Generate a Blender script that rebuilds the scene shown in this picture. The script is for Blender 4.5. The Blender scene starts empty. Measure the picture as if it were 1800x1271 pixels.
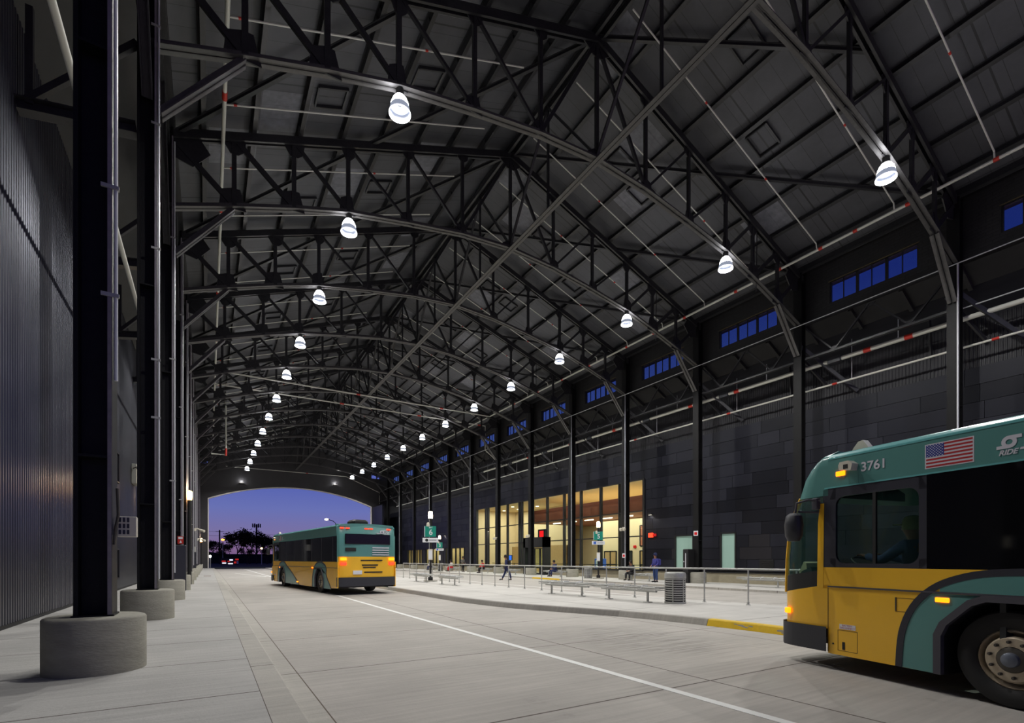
import bpy, bmesh, math, random
from mathutils import Vector, Matrix
random.seed(7)
sc = bpy.context.scene
COL = sc.collection
# ------------------------------------------------------------------ camera, sky, exposure
CAM_H = 1.345
YAW = math.atan(533 / 879.0)
cam = bpy.data.cameras.new('camera')
cam.sensor_width = 36.0
cam.lens = 879.0 / 1800 * 36
cam.shift_x = 0.0
cam.shift_y = (983 - 635.5) / 1800
cam.clip_start = 0.05
cam.clip_end = 1500
camo = bpy.data.objects.new('camera', cam)
COL.objects.link(camo)
camo.location = (0, 0, CAM_H)
camo.rotation_euler = (math.pi / 2, 0, -YAW)
sc.camera = camo
sc.view_settings.view_transform = 'Standard'
sc.view_settings.look = 'None'
sc.view_settings.exposure = 0.0
sc.view_settings.gamma = 1.0
sc.view_settings.use_curve_mapping = False
LAMP_W = 1880.0      # power of one pendant lamp
BELL = 24.0          # glow of its bell
ROOM_W = 480.0      # ceiling fittings inside the terminal
w = bpy.data.worlds.new('dusk_sky')
sc.world = w
w.use_nodes = True
nt = w.node_tree
nt.nodes.clear()
tc = nt.nodes.new('ShaderNodeTexCoord')
sp = nt.nodes.new('ShaderNodeSeparateXYZ')
cr = nt.nodes.new('ShaderNodeValToRGB')
bg = nt.nodes.new('ShaderNodeBackground')
ou = nt.nodes.new('ShaderNodeOutputWorld')
nt.links.new(tc.outputs['Generated'], sp.inputs[0])
nt.links.new(sp.outputs['Z'], cr.inputs[0])
nt.links.new(cr.outputs[0], bg.inputs[0])
nt.links.new(bg.outputs[0], ou.inputs[0])


def lin(r, g, b):
    f = lambda c: (c / 255 / 12.92) if c / 255 <= .04045 else ((c / 255 + .055) / 1.055) ** 2.4
    return (f(r), f(g), f(b), 1)


sky = [(0.0, (118, 88, 128)), (0.018, (128, 98, 142)), (0.045, (121, 112, 160)), (0.09, (104, 113, 178)),
       (0.135, (86, 99, 176)), (0.25, (60, 74, 150)), (0.42, (30, 42, 118)), (1.0, (10, 16, 60))]
el = cr.color_ramp.elements
el[0].position = sky[0][0]; el[0].color = lin(*sky[0][1])
el[1].position = 1.0; el[1].color = lin(*sky[-1][1])
for p, c in sky[1:-1]:
    e = el.new(p); e.color = lin(*c)
bg.inputs[1].default_value = 1.0

# ------------------------------------------------------------------ the hall's measures
S = 6.096            # truss spacing
Y0 = 7.848
K = lambda k: Y0 + S * k
XL, XR, XC = -1.176, 25.28, 12.056
YEND = 87.1
RZ = lambda x, z0=20.2: z0 - .364 * abs(x - XC)
ORD = ['nearest', 'second', 'third', 'fourth', 'fifth', 'sixth', 'seventh', 'eighth', 'ninth', 'tenth', 'eleventh',
       'twelfth', 'thirteenth', 'fourteenth', 'fifteenth', 'sixteenth', 'seventeenth', 'eighteenth', 'nineteenth',
       'twentieth', 'twenty-first', 'twenty-second', 'twenty-third', 'twenty-fourth', 'twenty-fifth', 'twenty-sixth', 'twenty-seventh', 'twenty-eighth']


# ------------------------------------------------------------------ materials
def mat(name, col, rough=.6, metal=0.0, var=0.0, scale=3.0, bump=0.0, bscale=40.0, emit=0.0, stretch=None, spec=.5, col2=None):
    m = bpy.data.materials.new(name)
    m.use_nodes = True
    t = m.node_tree
    b = t.nodes['Principled BSDF']
    c = lin(*col)
    b.inputs['Base Color'].default_value = c
    b.inputs['Roughness'].default_value = rough
    b.inputs['Metallic'].default_value = metal
    b.inputs['Specular IOR Level'].default_value = spec
    if emit:
        b.inputs['Emission Color'].default_value = c
        b.inputs['Emission Strength'].default_value = emit
    if var or bump:
        tx = t.nodes.new('ShaderNodeTexCoord')
        mp = t.nodes.new('ShaderNodeMapping')
        t.links.new(tx.outputs['Object'], mp.inputs[0])
        if stretch:
            mp.inputs['Scale'].default_value = stretch
    if var:
        n = t.nodes.new('ShaderNodeTexNoise')
        n.inputs['Scale'].default_value = scale
        n.inputs['Detail'].default_value = 6
        n.inputs['Roughness'].default_value = .65
        t.links.new(mp.outputs[0], n.inputs[0])
        r = t.nodes.new('ShaderNodeValToRGB')
        r.color_ramp.elements[0].position = .3
        r.color_ramp.elements[1].position = .7
        c2 = lin(*col2) if col2 else tuple(min(1, x * (1 + var)) for x in c[:3]) + (1,)
        r.color_ramp.elements[0].color = tuple(x * (1 - var) for x in c[:3]) + (1,)
        r.color_ramp.elements[1].color = c2
        t.links.new(n.outputs[0], r.inputs[0])
        t.links.new(r.outputs[0], b.inputs['Base Color'])
    if bump:
        n = t.nodes.new('ShaderNodeTexNoise')
        n.inputs['Scale'].default_value = bscale
        n.inputs['Detail'].default_value = 4
        t.links.new(mp.outputs[0], n.inputs[0])
        bp = t.nodes.new('ShaderNodeBump')
        bp.inputs['Strength'].default_value = bump
        bp.inputs['Distance'].default_value = .02
        t.links.new(n.outputs[0], bp.inputs['Height'])
        t.links.new(bp.outputs[0], b.inputs['Normal'])
    return m


def math_node(t, op, a, b=None, c=None):
    n = t.nodes.new('ShaderNodeMath')
    n.operation = op
    for i, v in enumerate((a, b, c)):
        if v is None:
            continue
        if isinstance(v, (int, float)):
            n.inputs[i].default_value = v
        else:
            t.links.new(v, n.inputs[i])
    return n.outputs[0]


def concrete(name, col, jx=(), jy=(0, 0), stain=.25, marks=False):
    """poured concrete: blotches, trowel streaks, saw-cut joints at x in jx and every jy[1] from jy[0]"""
    m = mat(name, col, rough=.82, var=.12, scale=.45, bump=.25, bscale=30)
    t = m.node_tree
    b = t.nodes['Principled BSDF']
    base = b.inputs['Base Color'].links[0].from_socket
    tx = [n for n in t.nodes if n.type == 'TEX_COORD'][0]
    s = t.nodes.new('ShaderNodeSeparateXYZ')
    t.links.new(tx.outputs['Object'], s.inputs[0])
    mask = None
    for x in jx:
        d = math_node(t, 'ABSOLUTE', math_node(t, 'SUBTRACT', s.outputs[0], x))
        v = math_node(t, 'LESS_THAN', d, .012)
        mask = v if mask is None else math_node(t, 'MAXIMUM', mask, v)
    if jy[1]:
        q = math_node(t, 'PINGPONG', math_node(t, 'SUBTRACT', s.outputs[1], jy[0]), jy[1] / 2)
        v = math_node(t, 'LESS_THAN', q, .012)
        mask = v if mask is None else math_node(t, 'MAXIMUM', mask, v)
    # streaks along x (broom finish) and dark blots
    mp = t.nodes.new('ShaderNodeMapping')
    mp.inputs['Scale'].default_value = (.5, 9, 1)
    t.links.new(tx.outputs['Object'], mp.inputs[0])
    n = t.nodes.new('ShaderNodeTexNoise')
    n.inputs['Scale'].default_value = 1.6
    n.inputs['Detail'].default_value = 5
    t.links.new(mp.outputs[0], n.inputs[0])
    n2 = t.nodes.new('ShaderNodeTexNoise')
    n2.inputs['Scale'].default_value = 1.1
    n2.inputs['Detail'].default_value = 8
    n2.inputs['Roughness'].default_value = .75
    t.links.new(tx.outputs['Object'], n2.inputs[0])
    r2 = t.nodes.new('ShaderNodeMapRange')
    r2.inputs['From Min'].default_value = .60
    r2.inputs['From Max'].default_value = .78
    r2.inputs['To Max'].default_value = stain
    t.links.new(n2.outputs[0], r2.inputs[0])
    st = math_node(t, 'MULTIPLY', math_node(t, 'SUBTRACT', n.outputs[0], .5), .45)
    dark = math_node(t, 'SUBTRACT', math_node(t, 'ADD', 1.0, st), r2.outputs[0])
    if marks:   # tyre rubber by the yellow kerb
        mx = math_node(t, 'DIVIDE', math_node(t, 'SUBTRACT', s.outputs[0], 6.9), 1.6)
        my = math_node(t, 'DIVIDE', math_node(t, 'SUBTRACT', s.outputs[1], 6.9), 2.3)
        rr = math_node(t, 'ADD', math_node(t, 'MULTIPLY', mx, mx), math_node(t, 'MULTIPLY', my, my))
        bl = math_node(t, 'MAXIMUM', math_node(t, 'SUBTRACT', 1.0, rr), 0.0)
        n3 = t.nodes.new('ShaderNodeTexNoise')
        n3.inputs['Scale'].default_value = 3.2
        n3.inputs['Detail'].default_value = 7
        t.links.new(mp.outputs[0], n3.inputs[0])
        bl = math_node(t, 'MULTIPLY', bl, math_node(t, 'MULTIPLY', math_node(t, 'MAXIMUM', math_node(t, 'SUBTRACT', n3.outputs[0], .42), 0.0), 2.4))
        dark = math_node(t, 'SUBTRACT', dark, bl)
    mul = t.nodes.new('ShaderNodeVectorMath')
    mul.operation = 'SCALE'
    t.links.new(base, mul.inputs[0])
    t.links.new(dark, mul.inputs['Scale'])
    mx = t.nodes.new('ShaderNodeMix')
    mx.data_type = 'RGBA'
    if mask is not None:
        t.links.new(mask, mx.inputs['Factor'])
    else:
        mx.inputs['Factor'].default_value = 0
    t.links.new(mul.outputs[0], mx.inputs['A'])
    mx.inputs['B'].default_value = lin(82, 74, 66)
    t.links.new(mx.outputs['Result'], b.inputs['Base Color'])
    return m


def glass(name, tint, alpha, rough=.03):
    """see-through pane: mix of transparency and gloss"""
    m = bpy.data.materials.new(name)
    m.use_nodes = True
    t = m.node_tree
    b = t.nodes['Principled BSDF']
    b.inputs['Base Color'].default_value = lin(*tint)
    b.inputs['Roughness'].default_value = rough
    tr = t.nodes.new('ShaderNodeBsdfTransparent')
    tr.inputs[0].default_value = (.9, 1, .96, 1)
    mx = t.nodes.new('ShaderNodeMixShader')
    mx.inputs[0].default_value = alpha
    t.links.new(tr.outputs[0], mx.inputs[1])
    t.links.new(b.outputs[0], mx.inputs[2])
    t.links.new(mx.outputs[0], t.nodes['Material Output'].inputs[0])
    return m


M = {}
M['steel'] = mat('black_painted_steel', (44, 44, 47), rough=.42, metal=.1, var=.25, scale=8, bump=.1)
M['column'] = mat('black_column_paint', (20, 20, 21), rough=.5, metal=.0, var=.3, scale=10, bump=.2, bscale=60, spec=.25)
M['deck'] = mat('grey_roof_deck', (48, 48, 50), rough=.62, var=.16, scale=1.2, bump=.12, bscale=8)
M['flange_edge'] = mat('pale_lilac_edge', (128, 122, 130), rough=.5, var=.15, scale=8)
M['pipe'] = mat('white_pipe_paint', (205, 205, 196), rough=.4)
M['pipered'] = mat('red_pipe_fitting', (190, 48, 36), rough=.45)
M['conduit'] = mat('galvanised_conduit', (205, 206, 210), rough=.35, metal=.1)
M['galv'] = mat('galvanised_steel', (176, 176, 172), rough=.38, metal=.3, var=.12, scale=20)
M['road'] = concrete('road_concrete', (172, 167, 160), jx=(5.28, 8.9), jy=(.95, 3.05), stain=.3, marks=True)
M['walk'] = concrete('sidewalk_concrete', (172, 170, 166), jx=(.455,), jy=(1.8, 1.95), stain=.12)
M['island'] = concrete('island_concrete', (192, 189, 183), jx=(9.6,), jy=(.7, 3.05), stain=.18)
M['curb'] = concrete('curb_concrete', (172, 168, 160), jy=(.95, 3.05), stain=.35)
M['curbdark'] = concrete('rubbed_curb_concrete', (150, 146, 139), stain=.9)
M['ped'] = mat('cast_concrete', (148, 145, 133), rough=.8, var=.14, scale=2.5, bump=.3, bscale=18, stretch=(1, 1, 3))
M['yellow_curb'] = mat('yellow_curb_paint', (226, 186, 16), rough=.6, var=.1, scale=6)
M['white_line'] = mat('white_road_paint', (232, 232, 228), rough=.7, var=.05, scale=4)
M['ribbed'] = mat('ribbed_black_metal', (84, 85, 92), rough=.3, metal=.65, var=.1, scale=.7, stretch=(1, 3, .25))
M['lower'] = mat('black_steel_lit_below', (82, 81, 81), rough=.42, metal=.1, var=.2, scale=8)  # black steel greyed: light bouncing off the floor is put into the colour
M['brick'] = None
M['panelA'] = mat('dark_metal_panel_a', (24, 25, 34), rough=.42, metal=.1, var=.12, scale=.5, spec=.3)
M['panelB'] = mat('dark_metal_panel_b', (29, 30, 40), rough=.48, metal=.1, var=.12, scale=.5, spec=.3)
M['panelC'] = mat('dark_metal_panel_c', (19, 20, 28), rough=.38, metal=.1, var=.12, scale=.5, spec=.3)
M['panelD'] = mat('dark_metal_panel_d', (35, 33, 38), rough=.5, metal=.1, var=.12, scale=.5, spec=.3)
M['seam'] = mat('panel_seam_shadow_gap', (12, 12, 13), rough=.8)
M['black'] = mat('matt_black', (20, 20, 21), rough=.6)
M['frame'] = mat('black_window_frame', (34, 34, 34), rough=.45, metal=.2)
M['sand'] = mat('ground_faced_block', (150, 142, 120), rough=.85, var=.1, scale=3)
M['cream'] = mat('cream_plaster', (228, 202, 160), rough=.85, var=.03, scale=1)
M['ochre'] = mat('ochre_brick', (186, 150, 100), rough=.85, var=.12, scale=6)
M['wood'] = mat('red_brown_wood_cladding', (118, 54, 32), rough=.5, var=.2, scale=3, stretch=(1, .2, 6))
M['woodsoffit'] = mat('cedar_soffit', (176, 104, 72), rough=.55, var=.12, scale=3, stretch=(4, .3, 1))
M['tilefloor'] = mat('lobby_floor', (150, 140, 122), rough=.3)
M['panes'] = glass('clear_pane', (18, 24, 24), .07)
M['frost'] = mat('pale_green_frosted_glass', (140, 168, 156), rough=.25, var=.05, scale=1.5, emit=.22, stretch=(1, 3, .2))
M['skypane'] = glass('clerestory_glass', (30, 40, 90), .12, rough=.05)
M['yellow'] = mat('bus_yellow_paint', (248, 192, 50), rough=.26, var=.05, scale=.6)
M['teal'] = mat('bus_teal_paint', (90, 142, 137), rough=.28, var=.05, scale=.6)
M['tealrail'] = mat('bus_roof_rail_paint', (110, 180, 180), rough=.2)
M['navy'] = mat('bus_dark_band', (46, 46, 56), rough=.4)
M['rubber'] = mat('tyre_rubber', (26, 25, 25), rough=.75, var=.2, scale=12)
M['molding'] = mat('grey_arch_molding', (72, 70, 78), rough=.5)
M['bumper'] = mat('dark_grey_bumper', (50, 51, 57), rough=.5)
M['tint'] = mat('dark_tinted_glass', (10, 10, 14), rough=.06)
M['busglass'] = glass('bus_window_glass', (30, 46, 46), .2, rough=.04)
M['wshield'] = glass('windscreen_glass', (52, 88, 84), .35, rough=.05)
M['alloy'] = mat('worn_wheel_alloy', (186, 172, 150), rough=.4, metal=.35, var=.15, scale=14)
M['hub'] = mat('grey_hub_cap', (110, 116, 128), rough=.35, metal=.4)
M['nut'] = mat('dark_wheel_nut', (84, 80, 74), rough=.5, metal=.5)
M['decal'] = mat('white_decal', (214, 212, 220), rough=.4)
M['flagred'] = mat('flag_red', (178, 44, 48), rough=.4)
M['flagblue'] = mat('flag_blue', (34, 52, 140), rough=.4)
M['amber'] = mat('amber_lens_lit', (255, 130, 10), rough=.3, emit=3.0)
M['redlit'] = mat('red_lens_lit', (255, 60, 34), rough=.3, emit=2.0)
M['reddim'] = mat('red_lens', (190, 30, 30), rough=.3, emit=.25)
M['whitebox'] = mat('white_plastic', (212, 206, 190), rough=.4)
M['offblack'] = mat('bus_interior_dark', (36, 38, 40), rough=.7)
M['dash'] = mat('dashboard_pale', (190, 196, 150), rough=.6)
M['signteal'] = mat('teal_sign_face', (20, 140, 120), rough=.4)
M['signwhite'] = mat('white_sign_face', (226, 228, 232), rough=.4)
M['signblue'] = mat('blue_sign_face', (60, 100, 190), rough=.4)
M['bulb'] = mat('pole_lamp_lit', (255, 226, 180), emit=14.0)
M['bulbwarm'] = mat('warm_lamp_lit', (255, 190, 110), emit=18.0)
M['bulborange'] = mat('sodium_lamp_lit', (255, 140, 40), emit=9.0)
M['strip'] = mat('ceiling_strip_lit', (255, 244, 222), emit=3.0)
M['redscreen'] = mat('red_screen_lit', (230, 16, 24), emit=1.2)
M['bluescreen'] = mat('blue_screen_lit', (60, 110, 240), emit=.9)
M['storewhite'] = mat('far_store_lit_white', (235, 235, 255), emit=1.3)
M['storered'] = mat('far_store_lit_red', (200, 40, 36), emit=.7)
M['grass'] = mat('dark_grass', (44, 50, 26), rough=.95, var=.3, scale=2)
M['asphalt'] = mat('dark_asphalt', (60, 60, 62), rough=.9, var=.15, scale=1)
M['leaf'] = mat('dark_foliage', (28, 34, 26), rough=.9, var=.3, scale=2)
M['bark'] = mat('dark_bark', (44, 38, 34), rough=.9)
M['skin'] = mat('skin', (150, 104, 82), rough=.55)
M['hair'] = mat('dark_hair', (28, 22, 20), rough=.7)
M['shoe'] = mat('black_shoe', (24, 24, 26), rough=.6)
M['denim'] = mat('blue_denim', (44, 66, 112), rough=.85, var=.15, scale=20)
M['bluecoat'] = mat('royal_blue_jacket', (52, 52, 128), rough=.8)
M['darkcloth'] = mat('black_cloth', (30, 29, 33), rough=.85)
M['redcloth'] = mat('red_cloth', (196, 38, 44), rough=.8)
M['whitecloth'] = mat('white_cloth', (220, 214, 210), rough=.8)
M['navycloth'] = mat('navy_cloth', (34, 42, 82), rough=.85)
M['greycloth'] = mat('grey_cloth', (112, 108, 104), rough=.85)
M['shirt'] = mat('blue_uniform_shirt', (84, 108, 160), rough=.8)
M['yellowcap'] = mat('yellow_green_cap', (128, 132, 84), rough=.8)


def make_bell():
    m = bpy.data.materials.new('lit_prismatic_bell')
    m.use_nodes = True
    t = m.node_tree
    b = t.nodes['Principled BSDF']
    b.inputs['Base Color'].default_value = (.8, .8, .8, 1)
    b.inputs['Emission Color'].default_value = lin(250, 250, 255)
    b.inputs['Emission Strength'].default_value = BELL
    return m


M['bell'] = make_bell()
M['bell_in'] = mat('bell_skirt', (112, 118, 132), rough=.3, emit=1.6)
M['bell_dome'] = mat('bell_inner_dome', (205, 208, 216), rough=.4, emit=.8)
M['rim_lit'] = mat('bell_rim_lit', (250, 250, 255), emit=2.0)


def make_brick():
    m = mat('black_painted_brick', (36, 35, 36), rough=.55)
    t = m.node_tree
    b = t.nodes['Principled BSDF']
    tx = t.nodes.new('ShaderNodeTexCoord')
    s = t.nodes.new('ShaderNodeSeparateXYZ')
    cb = t.nodes.new('ShaderNodeCombineXYZ')
    br = t.nodes.new('ShaderNodeTexBrick')
    t.links.new(tx.outputs['Object'], s.inputs[0])
    t.links.new(s.outputs[1], cb.inputs[0])
    t.links.new(s.outputs[2], cb.inputs[1])
    t.links.new(cb.outputs[0], br.inputs['Vector'])
    br.inputs['Color1'].default_value = lin(36, 35, 37)
    br.inputs['Color2'].default_value = lin(28, 27, 29)
    br.inputs['Mortar'].default_value = lin(20, 20, 20)
    br.inputs['Scale'].default_value = 1.0
    br.inputs['Mortar Size'].default_value = .012
    br.inputs['Brick Width'].default_value = .4
    br.inputs['Row Height'].default_value = .13
    t.links.new(br.outputs[0], b.inputs['Base Color'])
    bp = t.nodes.new('ShaderNodeBump')
    bp.inputs['Strength'].default_value = .6
    bp.inputs['Distance'].default_value = .02
    bp.invert = True
    t.links.new(br.outputs['Fac'], bp.inputs['Height'])
    t.links.new(bp.outputs[0], b.inputs['Normal'])
    return m


M['brick'] = make_brick()


# ------------------------------------------------------------------ mesh building
class MB:
    def __init__(self):
        self.v = []; self.f = []; self.m = []

    def add(self, vs, fs, mi=0):
        o = len(self.v)
        self.v += [tuple(p) for p in vs]
        self.f += [tuple(i + o for i in q) for q in fs]
        self.m += [mi] * len(fs)
        return self

    def box(self, x0, x1, y0, y1, z0, z1, mi=0):
        vs = [(x, y, z) for z in (z0, z1) for y in (y0, y1) for x in (x0, x1)]
        return self.add(vs, [(0, 2, 3, 1), (4, 5, 7, 6), (0, 1, 5, 4), (2, 6, 7, 3), (0, 4, 6, 2), (1, 3, 7, 5)], mi)

    def bevbox(self, x0, x1, y0, y1, z0, z1, b=.01, mi=0):
        """box with chamfered edges in plan and section"""
        vs = []
        def ring(z, d):
            return [(x0 + b + d, y0 + d, z), (x1 - b - d, y0 + d, z), (x1 - d, y0 + b + d, z), (x1 - d, y1 - b - d, z), (x1 - b - d, y1 - d, z), (x0 + b + d, y1 - d, z), (x0 + d, y1 - b - d, z), (x0 + d, y0 + b + d, z)]
        for z, d in ((z0, b), (z0 + b, 0), (z1 - b, 0), (z1, b)):
            vs += ring(z, d)
        fs = [tuple(range(7, -1, -1)), tuple(range(24, 32))]
        for r in range(3):
            for i in range(8):
                j = (i + 1) % 8
                fs.append((r * 8 + i, r * 8 + j, r * 8 + 8 + j, r * 8 + 8 + i))
        return self.add(vs, fs, mi)

    def bar(self, p, q, w, h, up=(0, 0, 1), mi=0, off=(0, 0)):
        p, q, up = Vector(p), Vector(q), Vector(up)
        d = (q - p).normalized()
        s = d.cross(up)
        if s.length < 1e-4:
            s = d.cross(Vector((0, 1, 0)))
        s.normalize()
        u = s.cross(d)
        o = s * off[0] + u * off[1]
        vs = [e + o + s * (a * w / 2) + u * (b * h / 2) for e in (p, q) for a, b in ((-1, -1), (1, -1), (1, 1), (-1, 1))]
        return self.add(vs, [(3, 2, 1, 0), (4, 5, 6, 7), (0, 1, 5, 4), (1, 2, 6, 5), (2, 3, 7, 6), (3, 0, 4, 7)], mi)

    def ibar(self, p, q, w, h, tf=.02, tw=.015, up=(0, 0, 1), mi=0):
        self.bar(p, q, w, tf, up, mi, (0, h / 2 - tf / 2))
        self.bar(p, q, w, tf, up, mi, (0, -h / 2 + tf / 2))
        return self.bar(p, q, tw, h - 2 * tf, up, mi)

    def tube(self, pts, r, n=8, caps=True, mi=0, rs=None):
        pts = [Vector(p) for p in pts]
        vs = []; m = len(pts)
        prev = None
        for i, p in enumerate(pts):
            d = (pts[min(i + 1, m - 1)] - pts[max(i - 1, 0)]).normalized()
            if prev is None:
                a = d.cross(Vector((0, 0, 1)))
                if a.length < 1e-3:
                    a = d.cross(Vector((1, 0, 0)))
            else:
                a = prev - d * prev.dot(d)
            a.normalize(); prev = a
            b = d.cross(a)
            rr = rs[i] if rs else r
            vs += [p + a * (math.cos(2 * math.pi * j / n) * rr) + b * (math.sin(2 * math.pi * j / n) * rr) for j in range(n)]
        fs = [(i * n + j, i * n + (j + 1) % n, (i + 1) * n + (j + 1) % n, (i + 1) * n + j) for i in range(m - 1) for j in range(n)]
        if caps:
            fs += [tuple(range(n - 1, -1, -1)), tuple((m - 1) * n + j for j in range(n))]
        return self.add(vs, fs, mi)

    def lathe(self, prof, c=(0, 0, 0), n=24, axis='z', mi=0, caps=False):
        vs = []
        for r, z in prof:
            for j in range(n):
                a = 2 * math.pi * j / n
                x, y = r * math.cos(a), r * math.sin(a)
                if axis == 'z': p = (c[0] + x, c[1] + y, c[2] + z)
                elif axis == 'x': p = (c[0] + z, c[1] + x, c[2] + y)
                else: p = (c[0] + x, c[1] + z, c[2] + y)
                vs.append(p)
        m = len(prof)
        fs = [(i * n + j, i * n + (j + 1) % n, (i + 1) * n + (j + 1) % n, (i + 1) * n + j) for i in range(m - 1) for j in range(n)]
        if caps:
            fs += [tuple(range(n)), tuple((m - 1) * n + j for j in range(n))]
        return self.add(vs, fs, mi)

    def prism(self, poly, t0, t1, plane='yz', mi=0):
        """polygon in a plane given a thickness from t0 to t1 along the third axis"""
        def P(a, b, t):
            return {'yz': (t, a, b), 'xz': (a, t, b), 'xy': (a, b, t)}[plane]
        n = len(poly)
        vs = [P(a, b, t0) for a, b in poly] + [P(a, b, t1) for a, b in poly]
        fs = [tuple(range(n - 1, -1, -1)), tuple(range(n, 2 * n))]
        fs += [(i, (i + 1) % n, n + (i + 1) % n, n + i) for i in range(n)]
        return self.add(vs, fs, mi)

    def ring(self, outer, inner, t0, t1, plane='yz', mi=0):
        """frame between two outlines with the same number of points"""
        def P(a, b, t):
            return {'yz': (t, a, b), 'xz': (a, t, b), 'xy': (a, b, t)}[plane]
        n = len(outer)
        vs = []
        for t in (t0, t1):
            vs += [P(a, b, t) for a, b in outer] + [P(a, b, t) for a, b in inner]
        fs = []
        for i in range(n):
            j = (i + 1) % n
            fs += [(i, j, n + j, n + i), (2 * n + i, 3 * n + i, 3 * n + j, 2 * n + j), (i, 2 * n + i, 2 * n + j, j), (n + i, n + j, 3 * n + j, 3 * n + i)]
        return self.add(vs, fs, mi)

    def build(self, name, m, parent=None, smooth=False, loc=None):
        me = bpy.data.meshes.new(name)
        o = Vector(loc) if loc is not None else Vector((0, 0, 0))
        me.from_pydata([Vector(v) - o for v in self.v], [], self.f)
        ms = m if isinstance(m, (list, tuple)) else [m]
        for x in ms:
            me.materials.append(x)
        if len(ms) > 1:
            me.polygons.foreach_set('material_index', self.m)
        bm = bmesh.new(); bm.from_mesh(me)
        bmesh.ops.recalc_face_normals(bm, faces=bm.faces)
        bm.to_mesh(me); bm.free()
        if smooth:
            me.polygons.foreach_set('use_smooth', [True] * len(me.polygons))
            try:
                me.set_sharp_from_angle(angle=math.radians(38))
            except Exception:
                pass
        ob = bpy.data.objects.new(name, me)
        COL.objects.link(ob)
        if loc is not None:
            ob.location = loc
        if parent:
            ob.parent = parent
        return ob


def thing(name, label, cat, loc=(0, 0, 0), rz=0, group=None):
    o = bpy.data.objects.new(name, None)
    o.empty_display_size = .2
    COL.objects.link(o)
    o.location = loc; o.rotation_euler = (0, 0, rz)
    o['label'] = label; o['category'] = cat
    if group: o['group'] = group
    return o


def tag(o, label, cat, group=None, kind=None):
    o['label'] = label; o['category'] = cat
    if group: o['group'] = group
    if kind: o['kind'] = kind
    return o


def struct(o):
    o['kind'] = 'structure'
    return o


def dup(o, parent=None, loc=None, rz=None, label=None, skip=()):
    c = o.copy()
    COL.objects.link(c)
    if parent is not None: c.parent = parent
    if loc is not None: c.location = loc
    if rz is not None: c.rotation_euler = (0, 0, rz)
    if label: c['label'] = label
    for ch in list(o.children):
        if ch.name.split('.')[0] in skip: continue
        dup(ch, c, skip=skip)
    return c


def text(s, size, m, parent, name, M4, bold=0.0, shear=0.0, depth=.002):
    cu = bpy.data.curves.new(name, 'FONT')
    cu.body = s; cu.size = size; cu.align_x = 'CENTER'; cu.align_y = 'CENTER'
    cu.extrude = depth; cu.offset = bold; cu.shear = shear
    cu.materials.append(m)
    t = bpy.data.objects.new(name, cu)
    COL.objects.link(t)
    dg = bpy.context.evaluated_depsgraph_get()
    me = bpy.data.meshes.new_from_object(t.evaluated_get(dg))
    bpy.data.objects.remove(t)
    ob = bpy.data.objects.new(name, me)
    COL.objects.link(ob)
    ob.matrix_local = M4
    if parent: ob.parent = parent
    ob.matrix_local = M4
    return ob


def axes(loc, ex, ey):
    ex, ey = Vector(ex).normalized(), Vector(ey).normalized()
    ez = ex.cross(ey)
    m = Matrix((ex, ey, ez)).transposed().to_4x4()
    m.translation = Vector(loc)
    return m


# ------------------------------------------------------------------ ground, walks, island
b = MB(); b.box(-1.2, 12.2, -14, YEND + 1.5, -.45, -.15)
struct(b.build('floor', M['road']))
b = MB(); b.box(12.2, 22.5, -14, YEND + 1.5, -.5, -.2)
struct(b.build('floor', M['road']))
b = MB(); b.box(-3.6, .45, -8, YEND + .3, -.44, 0)
tag(struct(b.build('sidewalk', M['walk'])), 'grey concrete sidewalk along the ribbed left wall', 'sidewalk')
b = MB(); b.prism([(.45, -.44), (.74, -.44), (.76, -.15), (.725, -.015), (.70, 0), (.45, 0)], -8, YEND + .3, 'xz')
tag(struct(b.build('curb', M['curb'])), 'pale concrete curb edging the left sidewalk', 'curb')
b = MB(); b.box(.76, .985, -8, YEND + .3, -.3, -.146)
tag(struct(b.build('gutter', M['curb'])), 'concrete gutter strip beside the left curb', 'gutter')
b = MB(); b.box(.985, 1.0, -8, YEND + .3, -.3, -.1485)
b.build('trim_1', mat('dark_joint', (96, 86, 74), rough=.9))['kind'] = 'structure'
EDGE = [(9.7, -13), (9.7, 6.2), (9.55, 8.0), (9.2, 9.6), (8.55, 11.3), (7.85, 13.4), (7.5, 16), (7.5, YEND - 1)]
REDGE = [(12.4, YEND - 1), (12.4, 25), (12.7, 17), (12.95, 14), (13.6, 11.5), (14.2, 9), (14.3, -13)]


def smooth_poly(pts, n=4):
    out = []
    for i in range(len(pts) - 1):
        p0 = Vector(pts[max(i - 1, 0)]); p1 = Vector(pts[i]); p2 = Vector(pts[i + 1]); p3 = Vector(pts[min(i + 2, len(pts) - 1)])
        if (p2 - p1).length > 8:
            out.append(tuple(p1)); continue
        for k in range(n):
            t = k / n
            out.append(tuple(.5 * ((2 * p1) + (p2 - p0) * t + (2 * p0 - 5 * p1 + 4 * p2 - p3) * t * t + (3 * p1 - p0 - 3 * p2 + p3) * t ** 3)))
    out.append(tuple(pts[-1]))
    return out


ed = EDGE[:2] + smooth_poly(EDGE[1:7], 4)[1:] + EDGE[7:]
outer = [(x, y) for x, y in ed]
inner = [(x + .17, y) for x, y in ed]
b = MB(); b.prism(inner + REDGE, -.4, 0, 'xy')
tag(struct(b.build('island', M['island'])), 'concrete passenger island between the two roadways', 'platform')


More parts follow.
